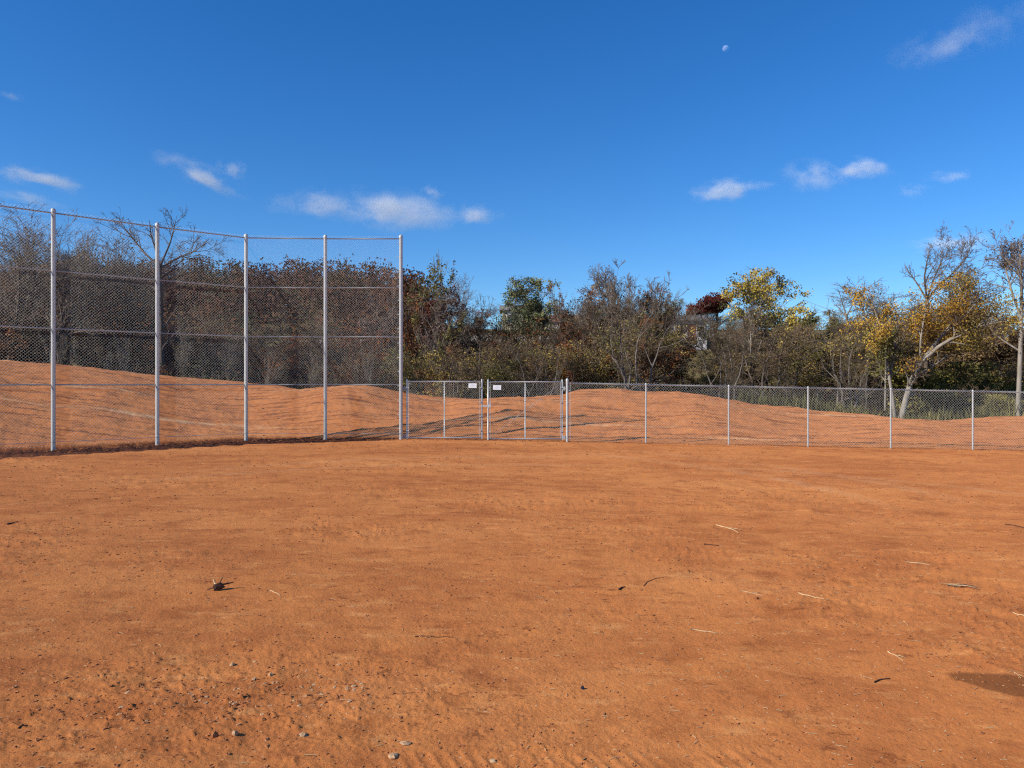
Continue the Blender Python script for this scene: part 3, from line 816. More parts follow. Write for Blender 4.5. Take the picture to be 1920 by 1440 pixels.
hero('maple_tree', 'rust-leaved tree with thin upper crown behind the right end post of the backstop', 742, 497, 40, 48, 7, n1=14, n2=90, n3=500, n4=1400, leaves=4140, leaf='leaf_rust', leaf2='leaf_mauve', share2=0.35, bark='bark_dark', lsize=0.065)
hero('maple_tree', 'dark rust-red tree right beside the backstop end post', 785, 560, 34, 52, 8, leaf='leaf_rust', leaf2='leaf_red', bark='bark_dark', **leafy)
hero('poplar_tree', 'tall sparse tree with mauve leaves at its top, above the left gate leaf', 815, 482, 40, 46, 9, n1=16, n2=95, n3=500, n4=1500, leaves=3780, leaf='leaf_olive', leaf2='leaf_mauve', share2=0.55, lsize=0.068, bark='bark_pale', trunk_r=0.11)
hero('bare_tree', 'bare grey twiggy tree right of the mauve-topped tree', 868, 512, 38, 52, 10, leaves=150, leaf='leaf_brown', **bare)
hero('bare_tree', 'low dark brown bare tree in the dip of the skyline above the left sign', 908, 556, 30, 52, 11, bark='bark_dark', twig='twig_brown', leaves=400, leaf='leaf_brown', **bare)
hero('willow_tree', 'grey-green leafy tree with several rounded clumps, left one of a pair', 962, 521, 44, 54, 12, leaf='leaf_green', leaf2='leaf_olive', share2=0.3, bark='bark_dark', lsize=0.065, clump=0.9, n1=9, n2=70, n3=420, n4=1100, leaves=7560)
hero('willow_tree', 'grey-green leafy tree, right one of a pair above the gate', 1012, 519, 38, 55, 13, leaf='leaf_green', bark='bark_dark', lsize=0.065, clump=0.9, n1=8, n2=60, n3=380, n4=1000, leaves=5760)
hero('maple_tree', 'slender tree with sparse dull red leaves right of the green pair', 1055, 528, 20, 50, 14, n1=12, n2=70, n3=360, n4=900, leaves=750, leaf='leaf_mauve', leaf2='leaf_rust', share2=0.4, bark='bark_pale', trunk_r=0.08, lsize=0.065)
hero('oak_tree', 'broad rounded rust-brown tree above the right gate post', 1102, 534, 42, 56, 15, leaf='leaf_rust', leaf2='leaf_brown', share2=0.5, bark='bark_dark', lsize=0.072, n1=16, n2=90, n3=480, n4=1200, leaves=9360)
hero('bare_tree', 'tallest pale bare tree near the centre with feathery top', 1150, 490, 46, 48, 16, leaves=600, leaf='leaf_mauve', bark='bark_pale', trunk_r=0.13, **dense)
hero('bare_tree', 'twiggy grey tree with olive lower leaves right of the feathery one', 1195, 519, 50, 47, 17, leaves=1300, leaf='leaf_olive', leaf2='leaf_brown', leaf_hi=0.6, stems=2, bark='bark_grey', **dense)
hero('bare_tree', 'brown twiggy tree with several stems left of the pale house', 1228, 524, 44, 49, 18, widen=1.0, leaves=1200, leaf='leaf_brown', leaf2='leaf_olive', stems=3, bark='bark_dark', twig='twig_brown', **dense)
hero('bare_tree', 'thin see-through tree in front of the pale house', 1291, 545, 34, 52, 19, leaves=150, leaf='leaf_brown', bark='bark_dark', n1=12, n2=60, n3=300, n4=700, fork=0.5)
hero('maple_tree', 'dark red flat-topped tree standing alone on the skyline', 1343, 553, 31, 70, 20, leaf='leaf_red', bark='bark_dark', lsize=0.085, n1=14, n2=90, n3=420, n4=1200, leaves=10080, clump=0.3, leaf_lo=0.42, fork=0.5, up=0.12, widen=1.0, trunk_r=0.22)
hero('thorn_tree', 'low olive-brown twiggy tree below the dark red crown', 1345, 592, 46, 50, 21, leaves=1200, leaf='leaf_olive', leaf2='leaf_brown', bark='bark_dark', twig='twig_brown', **bare)
hero('thorn_tree', 'low grey-green twiggy tree in the gap between red and yellow trees', 1400, 592, 34, 53, 22, leaves=900, leaf='leaf_green', leaf2='leaf_brown', **bare)
hero('birch_tree', 'pale feathery bare tree touching the left side of the yellow tree', 1420, 527, 24, 52, 23, leaves=300, leaf='leaf_mauve', bark='bark_pale', n1=14, n2=90, n3=500, n4=1500)
hero('maple_tree', 'bright yellow-leaved tree on the right skyline', 1474, 501, 58, 54, 24, n1=20, n2=120, n3=640, n4=1800, leaves=9500, leaf='leaf_yellow', leaf2='leaf_olive', share2=0.15, leaf_lo=0.3, clump=0.7, lsize=0.075)
hero('linden_tree', 'green-olive leafy tree below the yellow crown', 1495, 575, 42, 50, 25, leaf='leaf_olive', leaf2='leaf_yellow', share2=0.3, bark='bark_dark', n1=14, n2=80, n3=420, n4=1100, leaves=8500, lsize=0.075)
hero('cedar_tree', 'small pointed green tree between the yellow tree and the dead trunk', 1562, 580, 17, 58, 26, leaf='leaf_green', leaf2='leaf_olive', bark='bark_dark', n1=16, n2=70, n3=350, n4=800, leaves=5760, fork=0.1, up=0.0, lsize=0.065)
D = 47.0; ORI = np.array([(1590 - 960) * D / F_PX, D, 0.0])
lim = [T([(1594, 735), (1592, 680), (1590, 620), (1587, 590)], [.11, .10, .09, .07]), T([(1587, 592), (1580, 570), (1573, 545)], [.05, .03, .01]), T([(1588, 592), (1598, 572), (1612, 566)], [.05, .03, .01])]
plant('dead_tree', 'dead trunk with two thin broken branches left of the orange tree', build_tree(27, 1, 1, limbs=lim, n1=6, n2=24, n3=60, n4=100, fork=0.4, up=0.1), tuple(ORI))
hero('bare_tree', 'wide pale twiggy tree behind the orange leaves', 1655, 520, 55, 47, 28, leaves=800, leaf='leaf_orange', leaf2='leaf_mauve', leaf_hi=0.7, **bare)
# the leaning tree and its companion
D = 37.5; ORI = np.array([(1690 - 960) * D / F_PX, D, 0.0])
lim = [T([(1688, 792), (1696, 758), (1708, 715), (1727, 680)], [.155, .14, .13, .12]),
       T([(1727, 680), (1760, 650), (1800, 626), (1850, 600), (1884, 584)], [.11, .09, .075, .05, .015], [0, -.2, -.5, -.9, -1.2]),
       T([(1727, 680), (1748, 652), (1778, 615), (1808, 580), (1822, 540)], [.10, .085, .065, .04, .012], [0, .3, .6, .9, 1.0]),
       T([(1726, 682), (1726, 640), (1732, 600), (1742, 560)], [.07, .05, .035, .01], [0, -.3, -.5, -.6]),
       T([(1712, 705), (1745, 690), (1775, 668), (1800, 655)], [.05, .04, .03, .01], [0, .5, .9, 1.4])]
plant('leaning_tree', 'pale-trunked tree leaning right with orange leaves behind the low fence', build_tree(29, 1, 1, limbs=lim, n1=46, n2=220, n3=900, n4=2400, fork=0.3, up=0.2, leaves=12000, leaf_lo=0.25, leaf='leaf_orange', leaf2='leaf_gold', share2=0.5, clump=1.1, gather=2.2, twig='twig_brown', bark='bark_pale', lsize=0.05), tuple(ORI))
lim = [T([(1686, 792), (1682, 750), (1676, 715), (1668, 660), (1655, 600), (1640, 560)], [.09, .085, .08, .065, .045, .015]),
       T([(1676, 712), (1684, 660), (1690, 610), (1686, 575)], [.06, .05, .03, .01], [0, .3, .5, .7]),
       T([(1667, 770), (1668, 700), (1670, 640)], [.05, .04, .02], [.3, .3, .3])]
plant('slender_tree', 'upright pale twin stems with hanging orange leaves left of the leaning tree', build_tree(30, 1, 1, limbs=lim, n1=26, n2=130, n3=560, n4=1400, fork=0.3, up=0.15, leaves=6000, leaf='leaf_orange', leaf2='leaf_olive', share2=0.3, clump=1.2, gather=1.8, bark='bark_pale', lsize=0.05), tuple(ORI + np.array([0, 0.4, 0])))
D = 45.0; ORI = np.array([(1738 - 960) * D / F_PX, D, 0.0])
lim = [T([(1736, 740), (1737, 650), (1738, 562)], [.15, .13, .11]),
       T([(1738, 562), (1722, 535), (1706, 512), (1695, 496)], [.06, .045, .03, .01], [0, .4, .7, 1]),
       T([(1738, 562), (1733, 520), (1738, 490), (1744, 466)], [.06, .045, .03, .01], [0, -.6, -1, -1.2]),
       T([(1738, 562), (1762, 532), (1790, 510), (1822, 472)], [.07, .05, .035, .01], [0, .4, .4, .2]),
       T([(1738, 560), (1752, 520), (1765, 490), (1772, 470)], [.05, .04, .025, .01], [0, .9, 1.3, 1.5])]
plant('forked_tree', 'bare dark tree with upright fork rising above the leaning tree', build_tree(31, 1, 1, limbs=lim, n1=40, n2=220, n3=1100, n4=3000, fork=0.3, up=0.15, bark='bark_dark'), tuple(ORI))
hero('bare_tree', 'brown twiggy round-topped tree left of the mottled trunk', 1835, 488, 42, 44, 32, leaves=900, leaf='leaf_mauve', leaf2='leaf_brown', bark='bark_dark', twig='twig_brown', **bare)
D = 35.5; ORI = np.array([(1910 - 960) * D / F_PX, D, 0.0])
lim = [T([(1908, 795), (1911, 720), (1914, 640), (1916, 560), (1914, 500), (1912, 455)], [.115, .108, .095, .07, .04, .012]),
       T([(1915, 600), (1895, 540), (1885, 500), (1882, 470)], [.06, .045, .03, .01], [0, .3, .5, .6]),
       T([(1915, 580), (1938, 530), (1950, 490), (1955, 450)], [.06, .045, .03, .01], [0, .3, .5, .6])]
plant('sycamore_tree', 'tall tree with mottled pale trunk at the right edge of the low fence', build_tree(33, 1, 1, limbs=lim, n1=26, n2=150, n3=800, n4=2200, fork=0.35, up=0.2, leaves=350, leaf='leaf_mauve', bark='bark_pale'), tuple(ORI))
hero('maple_tree', 'brown and olive tree with orange tints behind the mottled trunk', 1880, 590, 50, 42, 34, leaf='leaf_brown', leaf2='leaf_orange', share2=0.25, bark='bark_dark', **leafy)

# copies that fill the wood
PROTO = {
    'slim_bare': build_tree(101, 9, 3.6, n1=14, n2=80, n3=380, n4=900, fork=0.45, bark='bark_grey', leaves=150, leaf='leaf_brown', trunk_r=0.075),
    'slim_dark': build_tree(102, 9, 4.2, n1=14, n2=80, n3=380, n4=900, fork=0.4, bark='bark_shade', twig='bark_dark', leaves=700, leaf='leaf_brown', trunk_r=0.09),
    'slim_pale': build_tree(109, 9, 2.6, n1=12, n2=60, n3=260, n4=600, fork=0.5, bark='bark_pale', leaves=120, leaf='leaf_olive', trunk_r=0.06),
    'rust': build_tree(103, 8, 4.6, n1=13, n2=70, n3=360, n4=850, bark='bark_dark', leaves=4680, leaf='leaf_rust', leaf2='leaf_brown', lsize=0.055, fork=0.34),
    'brown': build_tree(104, 8, 4.6, n1=13, n2=70, n3=360, n4=850, bark='bark_dark', leaves=4320, leaf='leaf_brown', leaf2='leaf_olive', lsize=0.055, fork=0.34),
    'olive': build_tree(105, 7, 4.4, n1=13, n2=70, n3=360, n4=850, bark='bark_dark', leaves=4680, leaf='leaf_olive', leaf2='leaf_brown', lsize=0.055, fork=0.32),
    'gold': build_tree(113, 7, 4.6, n1=13, n2=70, n3=330, n4=800, bark='bark_grey', leaves=3600, leaf='leaf_gold', lsize=0.06, fork=0.36, clump=0.9),
    'thorn': build_tree(106, 4.5, 4.4, n1=14, n2=90, n3=450, n4=1100, stems=3, bark='bark_grey', twig='bark_dark', leaves=700, leaf='leaf_brown', leaf2='leaf_rust', fork=0.2),
    'dark_brown': build_tree(110, 8, 4.6, n1=14, n2=80, n3=400, n4=950, bark='bark_shade', twig='bark_shade', leaves=6300, leaf='leaf_shade', leaf2='leaf_rust', lsize=0.05, fork=0.2),  # bark and leaves darkened to paint shaded depths behind the front trees
    'spread_bare': build_tree(111, 8, 6.5, n1=18, n2=90, n3=360, n4=900, stems=5, bark='bark_grey', twig='twig_brown', leaves=500, leaf='leaf_olive', lsize=0.05, fork=0.22, trunk_r=0.12),
    'spread_dark': build_tree(112, 8, 6.0, n1=16, n2=80, n3=340, n4=850, stems=3, bark='bark_dark', twig='twig_brown', leaves=900, leaf='leaf_brown', lsize=0.05, fork=0.28, trunk_r=0.15),
    'bush': build_tree(107, 2.6, 2.8, n1=16, n2=70, n3=300, n4=700, stems=4, bark='bark_dark', twig='twig_brown', leaves=3960, leaf='leaf_olive', lsize=0.06, fork=0.1, tmin=0.005),
    'bush_brown': build_tree(108, 2.8, 3.2, n1=16, n2=70, n3=320, n4=800, stems=4, bark='bark_dark', twig='bark_shade', leaves=1500, leaf='leaf_shade', lsize=0.06, fork=0.1, tmin=0.005),
}
rnd = random.Random(7)
KIND = {'slim_pale': ('sapling', 'thin pale-stemmed sapling'), 'dark_brown': ('oak_tree', 'dark brown leafy tree'), 'gold': ('hackberry_tree', 'dull gold leafy tree'),
        'spread_bare': ('spreading_tree', 'grey many-stemmed spreading tree'), 'spread_dark': ('spreading_tree', 'dark spreading tree, few leaves'),
        'slim_bare': ('slim_tree', 'slim bare pale-grey tree'), 'slim_dark': ('slim_tree', 'slim dark tree, few leaves'),
        'rust': ('maple_tree', 'rust-coloured leafy tree'), 'brown': ('oak_tree', 'brown-leaved tree'), 'olive': ('hackberry_tree', 'olive-leaved tree'),
        'thorn': ('thorn_tree', 'low brown many-stemmed thorn tree')}
BAYS = [(-999, 100, 'left of the first backstop post'), (100, 297, 'between first and second backstop posts'), (297, 460, 'between second and third backstop posts'),
        (460, 610, 'between third and fourth backstop posts'), (610, 752, 'between the last two backstop posts'), (752, 908, 'behind the left gate leaf'), (908, 1064, 'behind the right gate leaf'),
        (1064, 1212, 'behind the first low bay'), (1212, 1367, 'behind the second low bay'), (1367, 1516, 'behind the third low bay'), (1516, 1672, 'behind the fourth low bay'),
        (1672, 1826, 'behind the fifth low bay'), (1826, 9999, 'behind the last low bay')]
def bay(cx): return next(n for a, b, n in BAYS if a <= cx < b)
def fill(kinds, n, px0, px1, d0, d1, h0, h1, where, group):
    for i in range(n):
        k = kinds[i % len(kinds)]
        cx = px0 + (px1 - px0) * (i + rnd.random()) / n
        d = rnd.uniform(d0, d1); x = (cx - 960) * d / F_PX
        if d < 55 and 1243 < cx < 1308 and h0 > 3 and group != 'trees far up the hill': continue
        if d > 55 and (1222 < cx < 1320 or 950 < cx < 1000) and group != 'trees far up the hill': continue
        ref = 9 if k.startswith('slim') else 4.5 if k == 'thorn' else 8 if k in ('rust', 'brown', 'dark_brown', 'spread_bare', 'spread_dark') else 7
        h = rnd.uniform(h0, h1) * (0.72 if k == 'thorn' else 1); s = h / ref
        row = where or ('front row' if d < (d0 * 2 + d1) / 3 else 'middle row' if d < (d0 + 2 * d1) / 3 else 'rear row')
        plant(KIND[k][0], KIND[k][1] + ', ' + row + ', ' + bay(cx), PROTO[k], (x, d, gz(x, d) - 0.1), group, rnd.uniform(0, 6.28), (s * rnd.uniform(.9, 1.25), s * rnd.uniform(.9, 1.25), s))
fill(['rust', 'dark_brown', 'slim_dark', 'dark_brown', 'dark_brown', 'spread_dark', 'dark_brown', 'slim_dark'], 26, -120, 300, 44, 62, 7.2, 9.4, '', 'trees in the wood behind the backstop')
fill(['dark_brown', 'rust', 'dark_brown', 'slim_dark', 'dark_brown', 'rust', 'dark_brown'], 36, 300, 775, 44, 62, 5.0, 7.0, '', 'trees in the wood behind the backstop')
fill(['slim_pale'], 7, 60, 765, 41, 44.5, 5.0, 7.0, '', 'pale stems at the edge of the wood')
fill(['slim_pale'], 4, 785, 1130, 40, 44, 3.5, 5.5, '', 'pale stems in the thicket behind the gate')
fill(['slim_pale'], 6, 1100, 1700, 38.5, 43, 3.5, 5.0, '', 'pale stems in the thicket behind the low fence')
fill(['slim_bare', 'slim_dark'], 7, -60, 290, 47, 58, 10.8, 12.8, 'tall', 'tall trees at the left')
fill(['dark_brown'], 18, 765, 1110, 47, 55, 5.6, 7.8, 'rear', 'dark trees deep in the thicket')
fill(['olive', 'rust', 'gold', 'olive', 'brown', 'rust', 'gold'], 9, 775, 1105, 41.5, 45, 4.4, 6.4, '', 'trees in the thicket behind the gate')
fill(['spread_bare', 'spread_dark'], 3, 800, 1090, 40, 42, 4.8, 6.2, '', 'spreading trees at the front of the thicket')
fill(['dark_brown', 'dark_brown', 'olive'], 14, 1080, 1240, 48, 55, 7.0, 9.0, 'rear', 'dark trees deep in the thicket')
fill(['gold', 'spread_dark', 'olive', 'rust', 'gold'], 5, 1085, 1245, 41.5, 46, 5.2, 7.0, '', 'trees in the thicket behind the low fence')
fill(['dark_brown', 'thorn', 'gold'], 6, 1240, 1345, 46, 57, 2.8, 4.2, 'low', 'trees in the thicket behind the low fence')
fill(['dark_brown', 'dark_brown', 'olive'], 13, 1345, 1650, 49, 58, 4.4, 6.4, 'rear', 'dark trees deep in the thicket')
fill(['gold', 'spread_dark', 'olive', 'brown'], 7, 1345, 1650, 42, 47, 4.0, 6.0, '', 'trees in the thicket behind the low fence')
fill(['spread_bare', 'spread_dark'], 5, 1100, 1640, 39.5, 42, 5.0, 6.8, '', 'spreading trees at the front of the thicket')
fill(['dark_brown', 'olive', 'slim_dark', 'dark_brown', 'gold', 'spread_dark'], 26, 1570, 2060, 44, 60, 4.6, 8.0, '', 'trees in the wood at the right')
fill(['dark_brown', 'olive', 'thorn', 'rust'], 20, 765, 1620, 60, 80, 3.2, 5.0, 'on the slope', 'trees on the slope behind the thicket')
fill(['brown', 'rust', 'olive', 'slim_bare'], 26, 760, 2000, 100, 125, 2.4, 4.8, 'far up the hill', 'trees far up the hill')

def bushes(kind, label, spots, group, many=False):
    many = len(spots) > 8
    for (cx, d, h) in spots:
        x = (cx - 960) * d / F_PX; s = h / 2.6
        t = plant('bush', label + (', ' + bay(cx) if many else ''), PROTO[kind], (x, d, gz(x, d) - 0.1), group, rnd.uniform(0, 6.28), (s * rnd.uniform(.9, 1.3), s, s), cat='bush')
bushes('bush', 'olive-green bush behind the gate', [(922, 43, 2.3), (942, 43, 2.9), (968, 43.5, 3.0), (988, 44, 2.6)], 'olive bushes behind the gate')
bushes('bush', 'yellow-green bush behind the leaning tree', [(1748, 40, 3.6), (1768, 40.5, 3.3), (1782, 41, 2.6), (1850, 41, 2.6), (1800, 42, 3.0)], 'bushes behind the leaning tree')
bushes('bush', 'bushy yellow-green growth at the foot of the mottled trunk', [(1880, 37, 1.7), (1868, 37.5, 1.3)], 'bushes at the foot of the mottled trunk')
bushes('bush_brown', 'brown leafy bush at the wood edge', [(-60 + i * 52 + rnd.uniform(-12, 12), rnd.uniform(41, 44), rnd.uniform(1.8, 3.4)) for i in range(16)], 'bushes at the edge of the wood')
bushes('bush_brown', 'brown leafy bush in the thicket', [(780 + i * 31 + rnd.uniform(-10, 10), rnd.uniform(41, 47), rnd.uniform(1.8, 3.2)) for i in range(0, 38, 2) if not 905 < 780 + i * 31 < 1000], 'bushes in the thicket')

# undergrowth: thin stems and leaves nobody could count
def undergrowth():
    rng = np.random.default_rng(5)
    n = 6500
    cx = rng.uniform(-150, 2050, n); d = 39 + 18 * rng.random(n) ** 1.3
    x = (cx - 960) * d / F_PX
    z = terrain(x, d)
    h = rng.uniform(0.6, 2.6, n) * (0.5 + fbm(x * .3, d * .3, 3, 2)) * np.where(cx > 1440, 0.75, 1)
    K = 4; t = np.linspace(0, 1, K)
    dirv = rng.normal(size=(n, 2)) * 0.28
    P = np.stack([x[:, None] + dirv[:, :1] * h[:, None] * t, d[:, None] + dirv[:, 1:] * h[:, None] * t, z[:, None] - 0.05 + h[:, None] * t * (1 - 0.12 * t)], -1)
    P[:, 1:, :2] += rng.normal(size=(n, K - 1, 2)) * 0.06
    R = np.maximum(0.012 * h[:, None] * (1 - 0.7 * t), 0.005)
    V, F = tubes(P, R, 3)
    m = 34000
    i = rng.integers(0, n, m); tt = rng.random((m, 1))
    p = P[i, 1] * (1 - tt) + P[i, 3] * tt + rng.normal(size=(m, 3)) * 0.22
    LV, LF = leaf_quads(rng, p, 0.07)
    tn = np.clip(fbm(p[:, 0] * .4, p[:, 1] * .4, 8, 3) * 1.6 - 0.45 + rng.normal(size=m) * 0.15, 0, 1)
    mesh = raw_mesh('undergrowth', np.vstack([V, LV]), np.vstack([F, LF + len(V)]), [M['bark_shade'], M['leaf_shade']],
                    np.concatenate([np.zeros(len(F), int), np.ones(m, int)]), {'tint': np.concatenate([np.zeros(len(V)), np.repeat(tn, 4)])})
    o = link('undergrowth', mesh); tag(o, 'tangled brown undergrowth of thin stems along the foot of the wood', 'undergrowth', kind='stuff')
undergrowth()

def weeds():
    rng = np.random.default_rng(6)
    n = 7000
    cx = np.concatenate([rng.uniform(1380, 1990, 4500), rng.uniform(-60, 1100, 2500)])
    d = np.where(cx > 1300, rng.uniform(35.2, 39.5, n), rng.uniform(36.5, 40.5, n))
    x = (cx - 960) * d / F_PX
    z = terrain(x, d)
    h = rng.uniform(0.25, 0.95, n) * (0.45 + fbm(x * .8, d * .8, 13, 3)) * np.where(cx > 1300, 1.05, 0.9)
    lean = rng.normal(size=(n, 2)) * 0.3
    w = rng.uniform(0.012, 0.03, n); a = rng.random(n) * 6.28
    wx, wy = np.cos(a) * w, np.sin(a) * w
    b0 = np.stack([x - wx, d - wy, z - 0.05], 1); b1 = np.stack([x + wx, d + wy, z - 0.05], 1)
    m0 = np.stack([x - wx + lean[:, 0] * h * .5, d - wy + lean[:, 1] * h * .5, z + h * .6], 1); m1 = m0 + np.stack([2 * wx, 2 * wy, 0 * w], 1)
    t0 = np.stack([x + lean[:, 0] * h, d + lean[:, 1] * h, z + h], 1); t1 = t0 + np.stack([wx, wy, 0 * w], 1) * .3
    V = np.stack([b0, b1, m1, m0, t1, t0], 1).reshape(-1, 3)
    k = np.arange(n)[:, None] * 6
    F = np.concatenate([k + np.array([[0, 1, 2, 3]]), k + np.array([[3, 2, 4, 5]])])
    tn = np.clip(fbm(x * .5, d * .9, 15, 3) * 1.5 - .4 + rng.normal(size=n) * .15, 0, 1)
    o = link('weeds', raw_mesh('weeds', V, F, [M['weed']], attrs={'tint': np.repeat(tn, 6)}))
    tag(o, 'green and straw-coloured weeds growing behind the crest of the banks', 'weeds', kind='stuff')
weeds()

def forest():
    rng = np.random.default_rng(9)
    Vs, Fs, Ts = [], [], []; n0 = 0
    for i in range(440):
        y = 66 + 139 * rng.random() ** 0.8; cx = rng.uniform(-150, 800)
        x = (cx - 960) * y / F_PX
        if x > -4: continue
        z = gz(x, y); hh = rng.uniform(5, 9.5) * (0.62 if y < 100 else 1); rw = rng.uniform(2.0, 3.6)
        k = 500
        v = unit(rng.normal(size=(k, 3))) * (rng.random((k, 1)) ** 0.33)
        p = v * np.array([rw, rw, hh * 0.42]) * (0.75 + 0.5 * vnoise(v[:, 0] * 3 + i, v[:, 2] * 3, i)[:, None]) + np.array([x, y, z + hh * 0.6])
        V, F = leaf_quads(rng, p, 0.18 * (0.6 + y / 250))
        base = rng.random() ** 1.1
        Vs.append(V); Fs.append(F + n0); n0 += len(V); Ts.append(np.repeat(np.clip(base * .9 + rng.normal(size=k) * .1, 0, 1), 4))
    o = link('forest', raw_mesh('forest', np.vstack(Vs), np.vstack(Fs), [M['leaf_ridge']], attrs={'tint': np.concatenate(Ts)}))
    tag(o, 'far wooded ridge in rust, brown and dull green behind the backstop', 'forest', kind='stuff')
forest()

# ------------------------------------------------------------------ houses seen through the trees
def house(label, cx, d, wd, dp, ht, rh, wall, roof, wins, name='house', flat=False, rz=0.0):
    x = (cx - 960) * d / F_PX; z = gz(x, d)
    h = thing(name, label, 'house' if name == 'house' else 'shed', (x, d, z)); h.rotation_euler = (0, 0, rz)
    b = MB(); b.box((-wd/2, -dp/2, -1.5), (wd/2, dp/2, ht)); b.build('wall', M[wall], h)
    o = 0.35; r = MB()
    if flat:
        r.add([(-wd/2-o, -dp/2-o, ht), (wd/2+o, -dp/2-o, ht), (wd/2+o, dp/2+o, ht+rh), (-wd/2-o, dp/2+o, ht+rh),
               (-wd/2-o, -dp/2-o, ht+.2), (wd/2+o, -dp/2-o, ht+.2), (wd/2+o, dp/2+o, ht+rh+.2), (-wd/2-o, dp/2+o, ht+rh+.2)],
              [(0,3,2,1),(4,5,6,7),(0,1,5,4),(1,2,6,5),(2,3,7,6),(3,0,4,7)])
    else:
        r.add([(-wd/2-o, -dp/2-o, ht+.01), (wd/2+o, -dp/2-o, ht+.01), (wd/2+o, dp/2+o, ht+.01), (-wd/2-o, dp/2+o, ht+.01), (-wd/2-o, 0, ht+rh), (wd/2+o, 0, ht+rh), (-wd/2-o, 0, ht+rh-.002), (wd/2+o, 0, ht+rh-.002)],
              [(0,1,5,4),(2,3,4,5),(0,4,6,3),(1,2,7,5),(0,3,2,1)])
    rf = r.build('roof', M[roof], h)
    if not flat:
        c = MB(); c.box((wd*.2, 0.1, ht+rh*.4), (wd*.2+.6, .7, ht+rh+.7)); c.build('chimney', M['roof_red'], rf)
    for (u, w0, ww, wh) in wins:
        f = MB(); f.box((u-ww/2-.08, -dp/2-.06, w0-.08), (u+ww/2+.08, -dp/2+.0-.003, w0+wh+.08)); fr = f.build('window', M['wall_white'], h)
        g = MB(); g.box((u-ww/2, -dp/2-.075, w0), (u+ww/2, -dp/2-.0615, w0+wh)); g.build('pane', M['glass'], fr)
    dh = min(2.05, ht * .85); dr = MB(); dr.box((wd*.08, -dp/2-.05, 0), (wd*.08+dh*.46, -dp/2-.003, dh)); dr.build('door', M['roof_red'], h)
    return h
house('pale house half hidden behind bare trees right of centre', 1272, 80, 4.6, 5, 2.3, 0.8, 'wall_white', 'roof_grey', [(-1.6, .8, .7, .9), (-.5, .8, .7, .9), (1.7, .8, .7, .9)])
house('small tan house glimpsed between the green pair of trees', 975, 98, 4.5, 5, 2.2, 0.9, 'wall_tan', 'roof_grey', [(-1.2, .8, .8, .9), (1.5, .8, .8, .9)])
house('house with red-brown roof right of the green pair of trees', 1040, 120, 8, 7, 2.4, 1.4, 'wall_white', 'roof_red', [(-2.2, .9, 1.0, 1.1), (2.4, .9, 1.0, 1.1)])
house('low shed with tan sloping roof left of the orange tree', 1622, 72, 2.0, 2.4, 1.25, 0.25, 'wall_tan', 'roof_tan', [(-.5, .5, .4, .4)], 'shed', True)
house('long low white building behind the woods at the right edge', 1820, 76, 5.0, 4, 2.2, 0.9, 'wall_white', 'roof_grey', [(-1.6, .9, .9, .9), (1.6, .9, .9, .9)])
house('pale shed in the wood left of the first thick post', 62, 74, 3.2, 3, 2.4, 0.4, 'wall_white', 'roof_grey', [(-.8, 1.0, .7, .7)], 'shed', True)

# ------------------------------------------------------------------ litter on the field
def on_ground(x, y):
    d = F_PX * (EYE + 0.05) / (y - 720)
    for _ in range(5):
        X = (x - 960) * d / F_PX
        d = F_PX * (EYE - surf(X, d)) / (y - 720)
    X = (x - 960) * d / F_PX
    return Vector((X, d, surf(X, d)))

def stick(name, label, x0, y0, x1, y1, r, mat, bend=0.06, fork=False, seed=0, lift=0.0):
    rr = random.Random(seed + int(x0))
    a, b = on_ground(x0, y0), on_ground(x1, y1)
    L = (b - a).length; side = Vector((-(b - a).y, (b - a).x, 0)).normalized()
    r *= 0.62; n = 6; pts = []; rad = []
    for i in range(n):
        t = i / (n - 1)
        p = a.lerp(b, t) + side * (math.sin(t * math.pi) * bend * L + rr.uniform(-.03, .03) * L)
        p.z = surf(p.x, p.y) + r * 0.9 + lift * L * math.sin(t * math.pi)
        pts.append(p - a); rad.append(r * (1 - 0.5 * t) * rr.uniform(.85, 1.15))
    m = MB(); m.tube(pts, rad, 6)
    o = m.build(name, M[mat], None, a, smooth=True)
    tag(o, label, 'twig' if name == 'twig' else 'stick', 'twigs and sticks scattered on the dirt')
    if fork:
        p = pts[2]; q = p + (b - a).normalized() * L * 0.35 + side * L * 0.22
        q.z = surf(q.x + a.x, q.y + a.y) - a.z + r
        k = MB(); k.tube([p, (p + q) / 2 + Vector((0, 0, r)), q], [r * .7, r * .55, r * .3], 5)
        k.build('side_twig', M[mat], o, smooth=True)
    return o
stick('stick', 'pale peeling stick lying alone right of centre, farthest of the pale sticks', 1343, 985, 1384, 1000, .012, 'stick_pale', .08, True)
stick('stick', 'pale straight stick on the right half of the dirt', 1697, 1054, 1750, 1062, .009, 'stick_pale', .02)
stick('stick', 'pale curved stick between the straight pale stick and the brown stick', 1498, 1113, 1553, 1126, .009, 'stick_pale', -.10)
stick('twig', 'thin pale forked twig beside a dark clod right of centre', 1387, 1108, 1432, 1118, .005, 'stick_pale', .05, True)
stick('twig', 'pale twig cut by the right edge of the picture', 1897, 1149, 1928, 1158, .008, 'stick_pale', .04, True)
stick('stick', 'brownish straight stick right of the middle of the foreground', 1295, 1181, 1346, 1189, .008, 'stick_pale', .03)
stick('twig', 'pale twig forked like a wishbone above the dark curved twig', 1664, 1222, 1694, 1240, .006, 'stick_pale', .04, True)
stick('twig', 'dark thin twig with bent end at the centre of the field', 1206, 1099, 1242, 1083, .005, 'stick_dark', .10)
stick('twig', 'dark curved twig right of centre in the foreground', 1640, 1281, 1670, 1274, .008, 'stick_dark', .14)
stick('twig', 'long thin dark root lying across the centre foreground', 778, 1194, 850, 1196, .005, 'stick_dark', .05)
